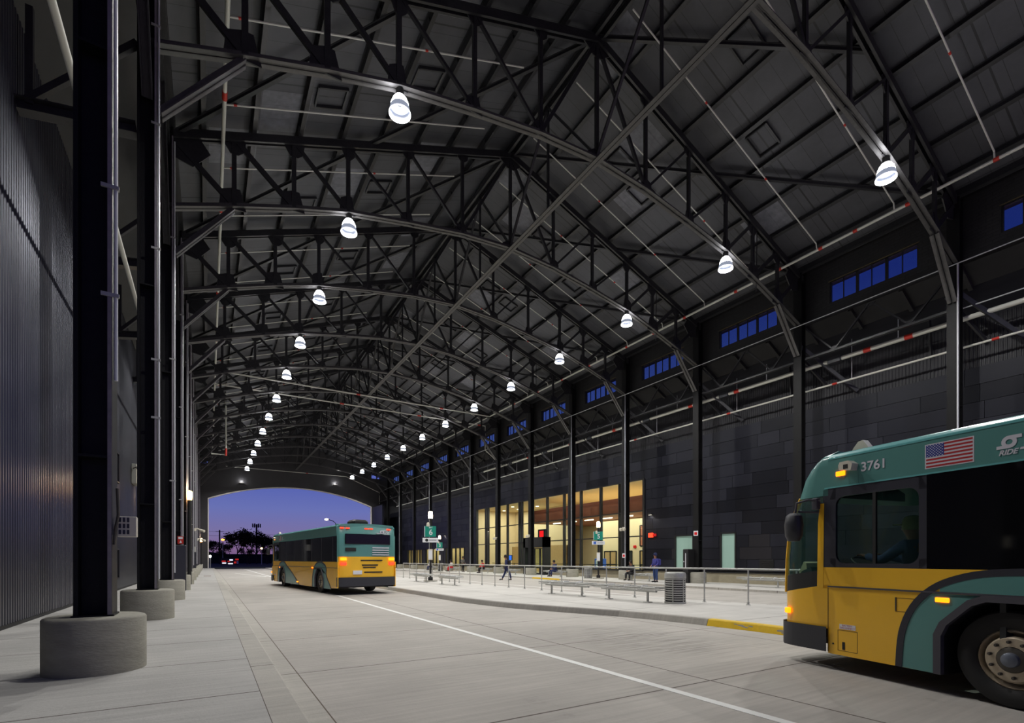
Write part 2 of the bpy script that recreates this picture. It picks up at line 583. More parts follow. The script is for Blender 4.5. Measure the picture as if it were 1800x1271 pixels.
def curb_strip(pts, name, m):
    bb = MB(); n = len(pts)
    vs = []
    for (x, y) in pts:
        vs += [(x - .05, y, -.4), (x - .05, y, -.15), (x, y, -.02), (x + .02, y, .001), (x + .172, y, .001), (x + .172, y, -.4)]
    fs = [(i * 6 + j, i * 6 + (j + 1) % 6, i * 6 + 6 + (j + 1) % 6, i * 6 + 6 + j) for i in range(n - 1) for j in range(6)]
    fs += [tuple(range(5, -1, -1)), tuple((n - 1) * 6 + j for j in range(6))]
    bb.add(vs, fs)
    return bb.build(name, m)


def cut(pts, ya, yb):
    out = []
    def at(y):
        for (x0, y0), (x1, y1) in zip(pts, pts[1:]):
            if y0 <= y <= y1 and y1 > y0:
                return (x0 + (x1 - x0) * (y - y0) / (y1 - y0), y)
    out.append(at(ya))
    out += [p for p in pts if ya < p[1] < yb]
    out.append(at(yb))
    return out


tag(struct(curb_strip(cut(ed, 7.35, 9.7), 'curb', M['curb'])), 'clean pale curb end beside the yellow curb', 'curb')
tag(curb_strip(cut(ed, -12, 7.34), 'painted_curb', M['yellow_curb']), 'chipped yellow painted curb on the island in front of the near bus', 'curb')
tag(struct(curb_strip(cut(ed, 9.7, 24), 'curb', M['curbdark'])), 'tyre-blackened curb curving along the island', 'curb')
tag(struct(curb_strip(cut(ed, 24, YEND - 1.2), 'curb', M['curb'])), 'far straight stretch of the island curb', 'curb')
# chips of bare concrete on the yellow curb
b = MB()
for (y, z, r) in ((6.55, -.07, .055), (6.45, -.09, .04), (6.35, -.06, .035), (5.7, -.08, .06), (5.62, -.11, .04), (6.68, -.05, .025)):
    pts = [(y + 1.8 * r * math.cos(a * .7) * random.uniform(.7, 1.2), z + .45 * r * math.sin(a * .7) * random.uniform(.7, 1.3)) for a in range(9)]
    x = [p for p in cut(ed, y, y + .01)][0][0]
    b.prism(pts, x - .055 + (z + .15) * .38, x - .03 + (z + .15) * .38, 'yz')
b.build('paint_chip', M['curb'], bpy.data.objects['painted_curb'])
b = MB(); b.prism([(22.2, -13), (27.2, -13), (27.2, YEND - .3), (22.2, YEND - .3)], -.5, -.1, 'xy')
tag(struct(b.build('sidewalk', M['island'])), 'far sidewalk in front of the dark terminal building', 'sidewalk')
b = MB(); b.box(22.03, 22.2, -13, YEND - .3, -.5, -.095)
tag(struct(b.build('curb', M['curb'])), 'far curb before the terminal building', 'curb')
b = MB(); b.box(22.0, 22.21, 25.5, 38.0, -.5, -.0945)
o = MB().box(22.02, 22.205, 29.6, 33.2, -.4, -.093).build('painted_curb', M['yellow_curb'])
tag(o, 'short yellow painted stretch of the far curb', 'curb')
# painted lines
b = MB(); b.box(4.46, 4.58, -9, 86, -.15, -.1465)
tag(b.build('lane_line', M['white_line']), 'long white lane line on the near roadway', 'road marking')
b = MB(); b.box(15.5, 15.62, -9, 86, -.2, -.1965)
tag(b.build('lane_line', M['white_line']), 'white lane line on the roadway beyond the railing', 'road marking')
b = MB(); b.box(1.4, 4.3, 47.2, 47.5, -.15, -.1465)
tag(b.build('stop_line', M['white_line']), 'white crossing line on the road left of the far bus', 'road marking')
b = MB(); b.prism([(2.3, 60), (2.45, 60), (4.3, 47.5), (4.15, 47.5)], -.15, -.1465, 'xy')
tag(b.build('guide_line', M['white_line']), 'slanting white line on the road far left', 'road marking')
b = MB(); b.bevbox(-.35, .15, 46.2, 46.75, 0, .012, .005)
for i in range(6): b.box(-.3 + i * .075, -.27 + i * .075, 46.25, 46.7, .012, .016)
tag(b.build('drain_grate', mat('rusty_grate', (112, 80, 62), rough=.8)), 'rusty drain grate set in the far left sidewalk', 'drain')

# ------------------------------------------------------------------ left wall
b = MB()
y = -8.0; vs = []; prof = []
while y < YEND:
    prof += [(-3.40, y), (-3.40, y + .055), (-3.365, y + .075), (-3.365, y + .13)]
    y += .15
prof.append((-3.40, YEND))
n = len(prof)
for z in (.06, 12.6):
    vs += [(x, yy, z) for x, yy in prof]
b.add(vs, [(i, i + 1, n + i + 1, n + i) for i in range(n - 1)])
b.box(-3.6, -3.41, -8, YEND, .0, 12.6)
struct(b.build('wall_left', M['ribbed']))
b = MB(); b.box(-3.41, -3.34, -8, YEND, 0, .07)
struct(b.build('baseboard_left', M['black']))
# aisle roof above the left wall and upper left wall band
b = MB(); b.prism([(-3.7, 12.55), (-1.3, 14.15), (-1.3, 14.4), (-3.7, 12.8)], -8, YEND, 'xz')
struct(b.build('ceiling', M['deck']))
b = MB(); b.box(-1.75, -1.62, -8, YEND, 14.0, 15.95)
struct(b.build('wall_left', M['brick']))

# ------------------------------------------------------------------ main roof deck with openings
def deck_mat():
    m = mat('plank_roof_deck', (74, 75, 81), rough=.58, var=.18, scale=.9, bump=.1, bscale=8)
    t = m.node_tree
    bs = t.nodes['Principled BSDF']
    base = bs.inputs['Base Color'].links[0].from_socket
    tx = [q for q in t.nodes if q.type == 'TEX_COORD'][0]
    s = t.nodes.new('ShaderNodeSeparateXYZ'); t.links.new(tx.outputs['Object'], s.inputs[0])
    q = math_node(t, 'PINGPONG', s.outputs[1], .305)
    l1 = math_node(t, 'LESS_THAN', q, .008)
    l2 = math_node(t, 'LESS_THAN', math_node(t, 'PINGPONG', math_node(t, 'ADD', s.outputs[1], .3), 1.524), .03)
    l = math_node(t, 'MAXIMUM', l1, l2)
    # pale patched planks
    cb = t.nodes.new('ShaderNodeCombineXYZ')
    t.links.new(math_node(t, 'FLOOR', math_node(t, 'DIVIDE', s.outputs[0], 1.53)), cb.inputs[0])
    t.links.new(math_node(t, 'FLOOR', math_node(t, 'DIVIDE', s.outputs[1], 1.83)), cb.inputs[1])
    wn = t.nodes.new('ShaderNodeTexWhiteNoise'); t.links.new(cb.outputs[0], wn.inputs[0])
    nz = t.nodes.new('ShaderNodeTexNoise'); nz.inputs['Scale'].default_value = 5; nz.inputs['Detail'].default_value = 8
    t.links.new(tx.outputs['Object'], nz.inputs[0])
    pt = math_node(t, 'MULTIPLY', math_node(t, 'GREATER_THAN', wn.outputs[0], .93), nz.outputs[0])
    k = math_node(t, 'SUBTRACT', math_node(t, 'ADD', .9, math_node(t, 'MULTIPLY', pt, 2.0)), math_node(t, 'MULTIPLY', l, .6))
    k = math_node(t, 'ADD', k, math_node(t, 'MULTIPLY', math_node(t, 'SUBTRACT', wn.outputs[0], .5), .25))
    mul = t.nodes.new('ShaderNodeVectorMath'); mul.operation = 'SCALE'
    t.links.new(base, mul.inputs[0]); t.links.new(k, mul.inputs['Scale'])
    t.links.new(mul.outputs[0], bs.inputs['Base Color'])
    return m


M['plank'] = deck_mat()
ZD = 20.62
b = MB()
b.prism([(XC, ZD), (XC, ZD + .2), (-3.2, ZD + .2 - .364 * (XC + 3.2)), (-3.2, ZD - .364 * (XC + 3.2))], -8, YEND + .4, 'xz')
struct(b.build('ceiling', M['plank']))
b = MB()
b.prism([(XC, ZD), (XC, ZD + .2), (27.0, ZD + .2 - .364 * (27.0 - XC)), (27.0, ZD - .364 * (27.0 - XC))], -8, YEND + .4, 'xz')
struct(b.build('ceiling', M['plank']))
# lean-to roof over the right aisle
b = MB(); b.prism([(25.8, 13.25), (27.6, 12.35), (27.6, 12.6), (25.8, 13.5)], -8, YEND, 'xz')
for k in range(-1, 13):
    for q_ in (.0, 2.03, 4.06): b.bar((25.85, K(k) + q_, 13.12), (27.0, K(k) + q_, 12.54), .14, .2)
struct(b.build('ceiling', M['deck']))
# purlins
pi = 0
for side in (-1, 1):
    for i in range(1, 10):
        x = XC + side * 1.53 * i
        z = RZ(x) + .29
        up = Vector((side * .342, 0, .94))
        b = MB(); b.ibar((x, -7, z), (x, YEND, z), .15, .26, .02, .025, up=up)
        yy = 8.6
        while yy < 60:      # bolted clips along the web
            b.bar((x - side * .0, yy, z - .04), (x, yy + .16, z - .04), .10, .12, up)
            yy += 1.22
        o = b.build('roof_purlin', M['steel'], loc=(x, 0, z))
        s_ = 'left' if side < 0 else 'right'
        tag(o, f'black roof purlin, {ORD[i-1]} down from the ridge on the {s_} slope', 'purlin', f'purlins of the {s_} roof slope')
b = MB()
for dx in (-.16, .16): b.ibar((XC + dx, -7, 20.32), (XC + dx, YEND, 20.32), .1, .3, .02, .02)
tag(b.build('ridge_beam', M['steel']), 'black double ridge beam running down the top of the roof', 'beam')
for side, s_ in ((-1, 'left'), (1, 'right')):
    x = XC + side * 13.1; z = RZ(x) + .3
    b = MB(); b.ibar((x, -7, z), (x, YEND, z), .2, .34, .02, .02)
    tag(b.build('eave_beam', M['steel']), f'black eave beam along the top of the {s_} columns', 'beam')
# framed openings between purlins
hn = 0
for side in (-1, 1):
    s_ = 'left' if side < 0 else 'right'
    for k in range(0, 9):
        for (i, dy) in ((2, 2.3), (4, 3.6) if k % 2 else (3, 2.6)) if side > 0 else ((3, 2.6), (5, 3.9)):
            x0 = XC + side * (1.53 * i + .25); x1 = x0 + side * .95
            yy = K(k - 1) + dy if side > 0 else K(k) + dy
            b = MB()
            for (xa, xb, ya, yb) in ((x0, x1, yy, yy), (x0, x1, yy + .85, yy + .85), (x0, x0, yy, yy + .85), (x1, x1, yy, yy + .85)):
                b.bar((xa, ya, RZ(xa) + .36), (xb, yb, RZ(xb) + .36), .06, .1)
            hn += 1
            tag(b.build('roof_opening_frame', M['steel'], loc=(x0, yy, RZ(x0) + .36)),
                f'black square trimmed frame in the {s_} roof slope, {ORD[i-1]} row from the ridge, {ORD[k]} bay', 'frame', f'framed openings in the {s_} roof slope')

# ------------------------------------------------------------------ trusses
XS = [-1.1, .76, 2.7, 4.66, 7.09, 9.58, 12.056]
BZ = [13.05, 13.72, 14.36, 14.92, 15.36, 15.74, 15.9]
TN = [(x, RZ(x)) for x in XS] + [(2 * XC - x, RZ(x)) for x in XS[-2::-1]]
BN = list(zip(XS, BZ)) + [(2 * XC - x, z) for x, z in zip(XS[-2::-1], BZ[-2::-1])]


def build_truss():
    zb = 15.9
    t = thing('roof_truss', '', 'truss', (XC, K(0), zb), group='roof trusses spanning the hall')
    L = lambda x, z, y=0: (x - XC, y, z - zb)
    st = M['steel']
    b = MB()
    for s in (-1, 1):
        for (dy) in (-.09, .09):
            b.bar(L(XC, 20.2, dy), L(XC + s * 13.5, RZ(XC + 13.5), dy), .08, .26, up=(0, 0, 1))
        b.bar(L(XC, 20.33), L(XC + s * 13.5, RZ(XC + 13.5) + .13), .28, .02)
    b.build('top_chord', st, t)
    b = MB()
    for i in range(12):
        p, q = BN[i], BN[i + 1]
        for dy in (-.085, .085):
            b.bar(L(p[0], p[1], dy), L(q[0], q[1], dy), .135, .03, off=(0, -.07))
            b.bar(L(p[0], p[1], dy * .45), L(q[0], q[1], dy * .45), .03, .17)
    b.build('bottom_chord', M['lower'], t)
    for s in (-1, 1):     # knee braces to the columns
        b = MB()
        for dy in (-.085, .085):
            p = L(XC + s * (XC - .72), 13.6, dy); q = L(XC + s * (XC + .98), 11.5, dy)
            b.bar(p, q, .135, .03, off=(0, -.07))
            b.bar((p[0], dy * .45, p[2]), (q[0], dy * .45, q[2]), .03, .17)
        b.build('knee_brace', M['lower'], t)
    for i in range(0, 13):
        if i in (0, 12): continue
        b = MB()
        wd = .15 if i in (1, 2, 3, 9, 10, 11) else .13
        b.bar(L(*TN[i]), L(*BN[i]), .11, wd, up=(1, 0, 0))
        b.build('vertical_strut', st, t)
    dg = [(0, 1), (1, 2), (2, 3), (3, 4), (4, 5)]
    for i, j in dg:
        for mir in (0, 1):
            a, c = (i, j) if not mir else (12 - i, 12 - j)
            b = MB()
            wd = .17 if i < 2 else (.13 if i == 2 else .09)
            b.bar(L(*TN[a]), L(*BN[c]), .1, wd, up=(0, 1, 0) if False else (1, 0, .2))
            b.build('diagonal_strut', st, t)
    for c in (5, 7):
        b = MB(); b.bar(L(*TN[6]), L(*BN[c]), .1, .12, up=(1, 0, 0))
        b.build('diagonal_strut', st, t)
    # gusset plates
    for i in range(13):
        x, z = BN[i]
        s = 1 if x < XC else -1
        if 0 < i < 12:
            w_ = .42 if i in (1, 2, 10, 11) else .3
            h_ = .62 if i in (1, 2, 3, 9, 10, 11) else .42
            if i == 6: pl = [(-.5, -.1), (.5, -.1), (.42, .12), (.15, .3), (-.15, .3), (-.42, .12)]
            else: pl = [(-w_ * s * 1.1, -.1), (w_ * s * .9, -.1), (w_ * s * .45, h_), (-w_ * s * .1, h_), (-w_ * s * .95, h_ * .75)]
            b = MB(); b.prism([(x - XC + a, z - zb + c) for a, c in pl], -.02, .02, 'xz'); b.build('gusset_plate', st, t)
        x, z = TN[i]
        if 0 < i < 12:
            w_ = .34 if i in (1, 2, 10, 11) else .26
            h_ = .55 if i in (1, 2, 3, 9, 10, 11) else .38
            if i == 6: pl = [(-.75, -.2), (0, .12), (.75, -.2), (.42, -.42), (.18, -.62), (-.18, -.62), (-.42, -.42)]
            else: pl = [(-w_ * s, -.1 - .3 * w_), (w_ * s * 1.1, -.1 + .3 * w_), (w_ * s * .95, -h_ * .7), (w_ * s * .4, -h_), (-w_ * s * .35, -h_)]
            b = MB(); b.prism([(x - XC + a, z - zb + c) for a, c in pl], -.02, .02, 'xz'); b.build('gusset_plate', st, t)
    for s in (-1, 1):
        b = MB()
        b.prism([(s * a, c - zb) for a, c in [(13.2, 15.5), (12.4, 15.75), (12.0, 15.2), (12.5, 14.6), (13.15, 14.75)]], -.02, .02, 'xz')
        b.build('gusset_plate', st, t)
    return t


truss0 = build_truss()
truss0['label'] = 'black steel roof truss nearest the camera, cut by the frame'
for k in range(1, 13):
    dup(truss0, loc=(XC, K(k), 15.9), label=f'black steel roof truss, {ORD[k]} from the camera')

# longitudinal members
b = MB()
for dx in (-.08, .08): b.bar((XC + dx, -2, 15.78), (XC + dx, YEND, 15.78), .13, .03)
b.bar((XC, -2, 15.87), (XC, YEND, 15.87), .03, .16)
tag(b.build('tie_beam', M['lower']), 'long grey tie beam running down the middle of the hall under the trusses', 'beam')
for k in range(0, 13):
    ya, yb = K(k), K(k) + S
    ym = (ya + yb) / 2
    t = thing('ridge_bracing', f'black upright bracing below the ridge in the {ORD[k]} bay', 'bracing', (XC, ym, 15.9), group='bracing frames under the ridge')
    for nm, p, q, wd in (('hanger', (0, 0, 4.3), (0, 0, 0), .09), ('brace_bar', (0, 0, 4.2), (0, -S / 2, .1), .1), ('brace_bar', (0, 0, 4.2), (0, S / 2, .1), .1)):
        b = MB(); b.bar(p, q, .08, wd, up=(1, 0, 0)); b.build(nm, M['steel'], t)
    for (nm, pts) in (('right_roof', [((XC, yb), (18.55, ya)), ((18.55, yb), (24.9, ya))]), ('left_roof', [((-.9, yb), (5.5, ya)), ((5.5, yb), (XC, ya))])):
        for j, (p, q) in enumerate(pts):
            s_ = nm.split('_')[0]
            hl = 'upper' if (j == 0) == (s_ == 'right') else 'lower'
            b = MB(); b.bar((p[0], p[1], RZ(p[0]) + .08), (q[0], q[1], RZ(q[0]) + .08), .12, .1)
            b.bar((p[0], p[1], RZ(p[0]) + .13), (q[0], q[1], RZ(q[0]) + .13), .2, .015)
            tag(b.build('roof_brace', M['steel'], loc=((p[0] + q[0]) / 2, ym, RZ(p[0]))), f'{hl} slanting brace bar under the {s_} roof slope in the {ORD[k]} bay', 'brace', f'slanting braces under the {s_} roof slope')
    # thin round tie rods
    b = MB()
    b.tube([(XC + 9.7, ya, RZ(XC + 9.7) + .05), (XC + 9.7, ya + .05, 13.8)], .02, 6)
    if k in (1, 2, 4):
        tag(b.build('hanger_rod', M['steel']), f'thin hanging rod under the right roof slope in the {ORD[k]} bay', 'rod', 'thin hanging rods')

# ------------------------------------------------------------------ columns and pedestals
def build_column():
    t = thing('steel_column', '', 'column', (XL, K(0), .66), group='steel columns of the left row')
    b = MB()
    H_ = 15.0
    b.box(-.18, -.135, -.2, .2, 0, H_); b.box(.135, .18, -.2, .2, 0, H_); b.box(-.135, .135, -.012, .012, 0, H_)
    b.build('column_shaft', M['column'], t)
    b = MB(); b.box(.137, .176, -.212, -.2, .02, 14.6); b.build('edge_strip', M['flange_edge'], t)  # pale strip along the front edge of the flange
    b = MB(); b.box(-.2, .2, -.215, .215, 0, .02); b.build('base_plate', M['column'], t)
    b = MB(); b.box(-.135, .135, -.19, -.012, 1.9, 1.93); b.build('stiffener_plate', M['column'], t)
    b = MB(); b.box(-.135, .135, -.19, -.012, 6.8, 6.83); b.build('stiffener_plate', M['column'], t)
    return t


def build_ped():
    pf = [(0, 0), (.5, 0), (.5, .63), (.485, .65), (.46, .66), (0, .66)]
    b = MB(); b.lathe(pf, n=48)
    return b.build('concrete_pedestal', M['ped'], smooth=True)


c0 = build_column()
c0['label'] = 'nearest black steel column of the left row, with a pipe on its edge'
p0 = build_ped(); p0.location = (XL, K(0), 0)
tag(p0, 'large round concrete pedestal under the nearest left column', 'pedestal', 'pedestals of the left columns')
for k in range(1, 13):
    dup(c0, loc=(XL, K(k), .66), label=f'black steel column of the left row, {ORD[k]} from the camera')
    dup(p0, loc=(XL, K(k), 0), label=f'round concrete pedestal of the left row, {ORD[k]} from the camera')
for k in range(0, 13):
    q = dup(c0, loc=(XR, K(k), .56), skip=('edge_strip',), label=f'black steel column of the right row, {ORD[k]} from the camera')
    q['group'] = 'steel columns of the right row'
    q = dup(p0, loc=(XR, K(k), -.1), label=f'round concrete pedestal of the right row, {ORD[k]} from the camera')
    q['group'] = 'pedestals of the right columns'
# left aisle beams, side posts and braces along the row
for k in range(0, 13):
    b = MB()
    b.ibar((-3.35, K(k), 10.6), (XL - .2, K(k), 10.95), .26, .26, .02, .02)
    b.bar((-3.2, K(k), 10.75), (XL - .2, K(k), 12.9), .12, .14, up=(0, 1, 0))
    b.bar((-3.15, K(k), 10.7), (-3.15, K(k), 12.7), .12, .12, up=(1, 0, 0))
    tag(b.build('aisle_bracket', M['steel'], loc=(-2.3, K(k), 10.7)), f'black bracket joining the left wall to the {ORD[k]} left column', 'bracket', 'brackets between the left wall and columns')
    b = MB()
    b.ibar((XL, K(k) - .1, 11.7), (XL, K(k) - 2.6, 15.2), .22, .2, .025, .02, up=(1, 0, 0))
    tag(b.build('column_brace', M['steel'], loc=(XL, K(k), 12)), f'slanting black brace rising from the {ORD[k]} left column', 'brace', 'slanting braces on the left columns')
b = MB(); b.ibar((XL, -6, 15.2), (XL, YEND, 15.2), .2, .3, .02, .02)
b.ibar((XL - .05, -6, 13.1), (XL - .05, YEND, 13.1), .16, .2, .02, .02)
tag(b.build('side_girder', M['steel']), 'black girder tying the tops of the left columns', 'beam')
# conduit on the left columns
for k in range(0, 9):
    t = thing('conduit_pipe', f'thin pale conduit on the {ORD[k]} left column', 'conduit', (XL + .215, K(k) - .19, .9), group='conduits on the left columns')
    b = MB(); b.tube([(0, 0, 0 if k else 2.6), (0, 0, 14.2)], .021, 8); b.build('pipe', M['conduit'], t, smooth=True)
    for z in ((3.6, 4.9, 7.4, 10.2, 12.4) if k < 2 else (3.0, 7.0, 11.0)):
        b = MB(); b.box(-.14, .035, -.03, -.008, z, z + .045); b.box(-.02, .03, -.035, .03, z + .01, z + .035); b.build('pipe_clamp', M['galv'], t)

# ------------------------------------------------------------------ sprinkler pipes
def pipe_thing(name, label, cat, pts, r, m, reds=(), group=None, n=8, redr=None, redl=.16):
    c = Vector(pts[0])
    t = thing(name, label, cat, tuple(c), group=group)
    b = MB(); b.tube([Vector(p) - c for p in pts], r, n); b.build('pipe', m, t, smooth=True)
    for f in reds:
        # f: fraction along the longest segment
        seg = max(range(len(pts) - 1), key=lambda i: (Vector(pts[i + 1]) - Vector(pts[i])).length)
        a, e = Vector(pts[seg]) - c, Vector(pts[seg + 1]) - c
        d = (e - a); u = d.normalized() * redl / 2; p = a + d * f
        b = MB(); b.tube([p - u, p + u], redr or r * 1.28, n); b.build('coupling', M['pipered'], t, smooth=True)
    return t


for k in range(0, 13):
    for j, dy in enumerate((-1.524, 1.524)):
        y = K(k) + dy
        if y > YEND - 2: continue
        n_ = k * 2 + j
        zr = lambda x: RZ(x) - .02
        pipe_thing('sprinkler_branch_pipe', f'thin white sprinkler pipe climbing the right roof slope, {ORD[n_]} from the camera', 'pipe',
                   [(12.35, y, zr(12.35)), (23.9, y, zr(23.9)), (23.95, y, 15.62)], .027, M['pipe'], (.33, .66), 'sprinkler branch pipes under the right roof slope', redl=.1)
        if k > 0 or j > 0:
            pipe_thing('sprinkler_branch_pipe', f'thin white sprinkler pipe climbing the left roof slope, {ORD[n_-1]} from the camera', 'pipe',
                       [(9.88, y, zr(9.88)), (.45, y, zr(.45)), (.42, y, 15.72)], .027, M['pipe'], (.4, .97), 'sprinkler branch pipes under the left roof slope', redl=.1)
t = pipe_thing('sprinkler_main_pipe', 'thick white sprinkler main with red couplings along the right eave', 'pipe', [(23.97, -4, 15.58), (23.97, 43.8, 15.58)], .06, M['pipe'],
               (.19, .215, .27, .31, .34, .38, .43, .50, .55, .60, .68, .75, .82, .9), n=10, redl=.16)
t = pipe_thing('sprinkler_main_pipe', 'thick white sprinkler main along the far part of the right eave', 'pipe', [(23.97, 44.4, 15.58), (23.97, 81.5, 15.58)], .055, M['pipe'], (.3, .7), n=10, redl=.2)
t = pipe_thing('sprinkler_main_pipe', 'white pipe crossing the hall high up between the two eave mains', 'pipe', [(.5, 43.9, 15.6), (23.97, 43.9, 15.6)], .06, M['pipe'], (.45, .78), redl=.3)
t = pipe_thing('sprinkler_main_pipe', 'thick white sprinkler main with red couplings along the left eave', 'pipe', [(.42, -4, 15.7), (.42, 80, 15.7)], .06, M['pipe'],
               (.17, .215, .26, .33, .42, .5), n=10, redl=.3)
t = pipe_thing('sprinkler_main_pipe', 'white pipe crossing the hall high up, stepping down on the right', 'pipe', [(.5, 45.95, 15.2), (24.6, 45.95, 15.2), (24.6, 45.95, 12.7), (26.0, 45.0, 11.1)], .055, M['pipe'], (.4, .7, .97), redl=.35)
t = pipe_thing('sprinkler_main_pipe', 'white pipe crossing the far end of the hall above the arch', 'pipe', [(2.2, 87.06, 15.4), (19.9, 87.06, 15.35), (25.6, 87.06, 13.0), (25.6, 87.06, 11.0)], .05, M['pipe'], (.65,), redl=.3)
pipe_thing('sprinkler_main_pipe', 'white pipe bend with a red elbow high on the far left', 'pipe', [(.2, 55, 11.3), (1.4, 55, 11.3), (1.4, 55, 16.0)], .07, M['pipe'], (.06,), redl=.7)
pipe_thing('rain_pipe', 'fat white pipe slanting behind the nearest left column', 'pipe', [(-1.95, 3.0, 9.45), (-1.95, 60, 9.45)], .06, M['pipe'], (.16, .21), n=10, redl=.22)
# right side service pipes along the columns
pipe_thing('service_pipe', 'fat white pipe with red bands under the right side girder', 'pipe', [(26.05, -4, 11.03), (26.05, 49.5, 11.03)], .1, M['pipe'], (.255, .285, .31, .41, .47, .6, .7, .82), n=12, redl=.3, redr=.112)
pipe_thing('service_pipe', 'slim white pipe below the fat pipe on the right wall', 'pipe', [(26.35, -4, 9.98), (26.35, 80, 9.98)], .045, M['pipe'], (.13, .2, .27, .36), redl=.22)
pipe_thing('conduit_run', 'thin bright conduit along the right columns below the windows', 'conduit', [(25.0, -4, 12.9), (25.0, 82, 12.9)], .022, M['conduit'], ())
pipe_thing('conduit_run', 'thin bright conduit just above the fat white pipe', 'conduit', [(25.75, -4, 11.36), (25.75, 80, 11.36)], .025, M['conduit'], ())
for k in (0, 3, 4, 7, 9, 11):
    pipe_thing('conduit_run', f'thin bright vertical conduit on the {ORD[k]} right column', 'conduit', [(XR - .22, K(k) - .16, 12.9), (XR - .22, K(k) - .16, .8)], .022 if k else .03, M['conduit'], (), 'vertical conduits on the right columns')
for k in range(12):
    t = thing('pipe_hanger', f'thin steel hanger rods holding the right side pipes in the {ORD[k]} bay', 'hanger', (26.1, K(k) + 3, 11.0), group='pipe hangers along the right side')
    b = MB(); b.tube([(-.05, -.8, 0), (-.05, -.8, 1.0)], .014, 6); b.build('hanger_rod', M['conduit'], t)
    b = MB(); b.tube([(.25, 1.2, -1.0), (.25, 1.2, .9)], .012, 6); b.build('hanger_rod', M['conduit'], t)
    b = MB(); b.bevbox(-.2, .2, 1.5, 2.1, -.12, .18, .02); b.build('junction_box', M['bumper'], t)

# ------------------------------------------------------------------ right side: lattice girders, clerestory, windows
def build_lattice():
    t = thing('lattice_girder', '', 'girder', (25.5, K(0), 11.2), group='lattice girders along the right columns')
    b = MB(); b.bar((0, .1, .12), (0, S - .1, .12), .16, .1); b.build('bottom_chord', M['steel'], t)
    b = MB(); b.bar((0, .1, 1.86), (0, S - .1, 1.86), .16, .08); b.build('top_chord', M['steel'], t)
    for p, q, wd in (((0, .15, 1.7), (0, 1.55, .15), .1), ((0, 1.6, .15), (0, 3.0, 1.7), .06), ((0, 3.1, 1.7), (0, 4.55, .15), .1), ((0, 4.6, .15), (0, 5.95, 1.7), .06)):
        b = MB(); b.bar(p, q, .07, wd, up=(1, 0, 0)); b.build('web_bar', M['steel'], t)
    for y, z in ((1.57, .2), (3.05, 1.65), (4.57, .2)):
        b = MB(); b.prism([(y - .22, z - .06), (y + .22, z - .06), (y + .1, z + .12), (y - .1, z + .12)] if z < 1 else [(y - .22, z + .06), (y - .1, z - .12), (y + .1, z - .12), (y + .22, z + .06)], -.015, .015, 'yz'); b.build('gusset_plate', M['steel'], t)
    return t


l0 = build_lattice(); l0['label'] = 'dark lattice girder behind the right columns in the nearest bay'
for k in range(1, 13): dup(l0, loc=(25.5, K(k), 11.2), label=f'dark lattice girder behind the right columns, {ORD[k]} bay')
for k in range(0, 13):
    b = MB()
    b.bar((25.4, K(k), 12.0), (26.9, K(k) - 1.9, 9.5), .1, .16, up=(0, 0, 1))
    b.bar((25.4, K(k) + .3, 11.9), (26.8, K(k) - .5, 10.2), .09, .12)
    b.bar((26.7, K(k) + 1.3, 11.7), (26.9, K(k) + 1.3, 10.1), .2, .05, up=(0, 1, 0))
    tag(b.build('aisle_strut', M['steel'], loc=(26, K(k), 11)), f'dark struts leaning from the {ORD[k]} right column to the building wall', 'strut', 'struts behind the right columns')
# clerestory brick wall with window openings
WY = [(K(k) + 1.29, K(k) + 4.80) for k in range(-1, 12)]
b = MB()
z0, z1, za, zb_ = 13.1, 15.7, 13.66, 14.66
b.box(25.55, 25.8, -8, YEND, z0, za); b.box(25.55, 25.8, -8, YEND, zb_, z1)
ys = [-8] + [v for p in WY for v in p] + [YEND]
for i in range(0, len(ys), 2): b.box(25.55, 25.8, ys[i], ys[i + 1], za, zb_)
b.box(25.5, 25.55, -8, YEND, 13.1, 13.3)
struct(b.build('wall_right', M['brick']))
for i, (a, c) in enumerate(WY):
    t = bpy.data.objects.new('window_%d' % (i + 1), None); COL.objects.link(t); t.location = (25.62, a, za); struct(t)
    tag(t, f'blue dusk-lit clerestory window with six panes, {ORD[i]} along the right wall', 'window')
    W_, H2 = c - a, zb_ - za
    b = MB()
    for y_ in (0, W_ / 3, 2 * W_ / 3, W_): b.box(-.03, .05, y_ - .055, y_ + .055, 0, H2)
    for y_ in (W_ / 6, W_ / 2, 5 * W_ / 6): b.box(-.02, .03, y_ - .018, y_ + .018, 0, H2)
    b.box(-.03, .05, 0, W_, -.03, .03); b.box(-.03, .05, 0, W_, H2 - .03, H2 + .03)
    b.build('window_frame', M['frame'], t)
    b = MB(); b.box(.01, .018, .03, W_ - .03, .02, H2 - .02); b.build('window_pane', M['skypane'], t)
    b = MB(); b.box(-.09, .02, -.05, W_ + .05, H2 + .02, H2 + .05); b.build('window_head', mat('tan_head_trim', (92, 80, 50), rough=.7), t)

# ------------------------------------------------------------------ terminal wall
FX = 27.0
OPEN = [(26.06, 52.69, .54, 7.18), (55.9, 76.7, .56, 2.79), (21.25, 23.21, .68, 2.93), (18.68, 19.69, .68, 2.95)]


def sub(rects, op):
    out = []
    for (a, c, d, e) in rects:
        oa, oc, od, oe = op
        if oc <= a or oa >= c or oe <= d or od >= e: out.append((a, c, d, e)); continue
        if a < oa: out.append((a, oa, d, e))
        if c > oc: out.append((oc, c, d, e))
        m0, m1 = max(a, oa), min(c, oc)
        if d < od: out.append((m0, m1, d, od))
        if e > oe: out.append((m0, m1, oe, e))
    return out


def wall_rects(y0, y1, z0, z1):
    r = [(y0, y1, z0, z1)]
    for op in OPEN: r = sub(r, op)
    return r


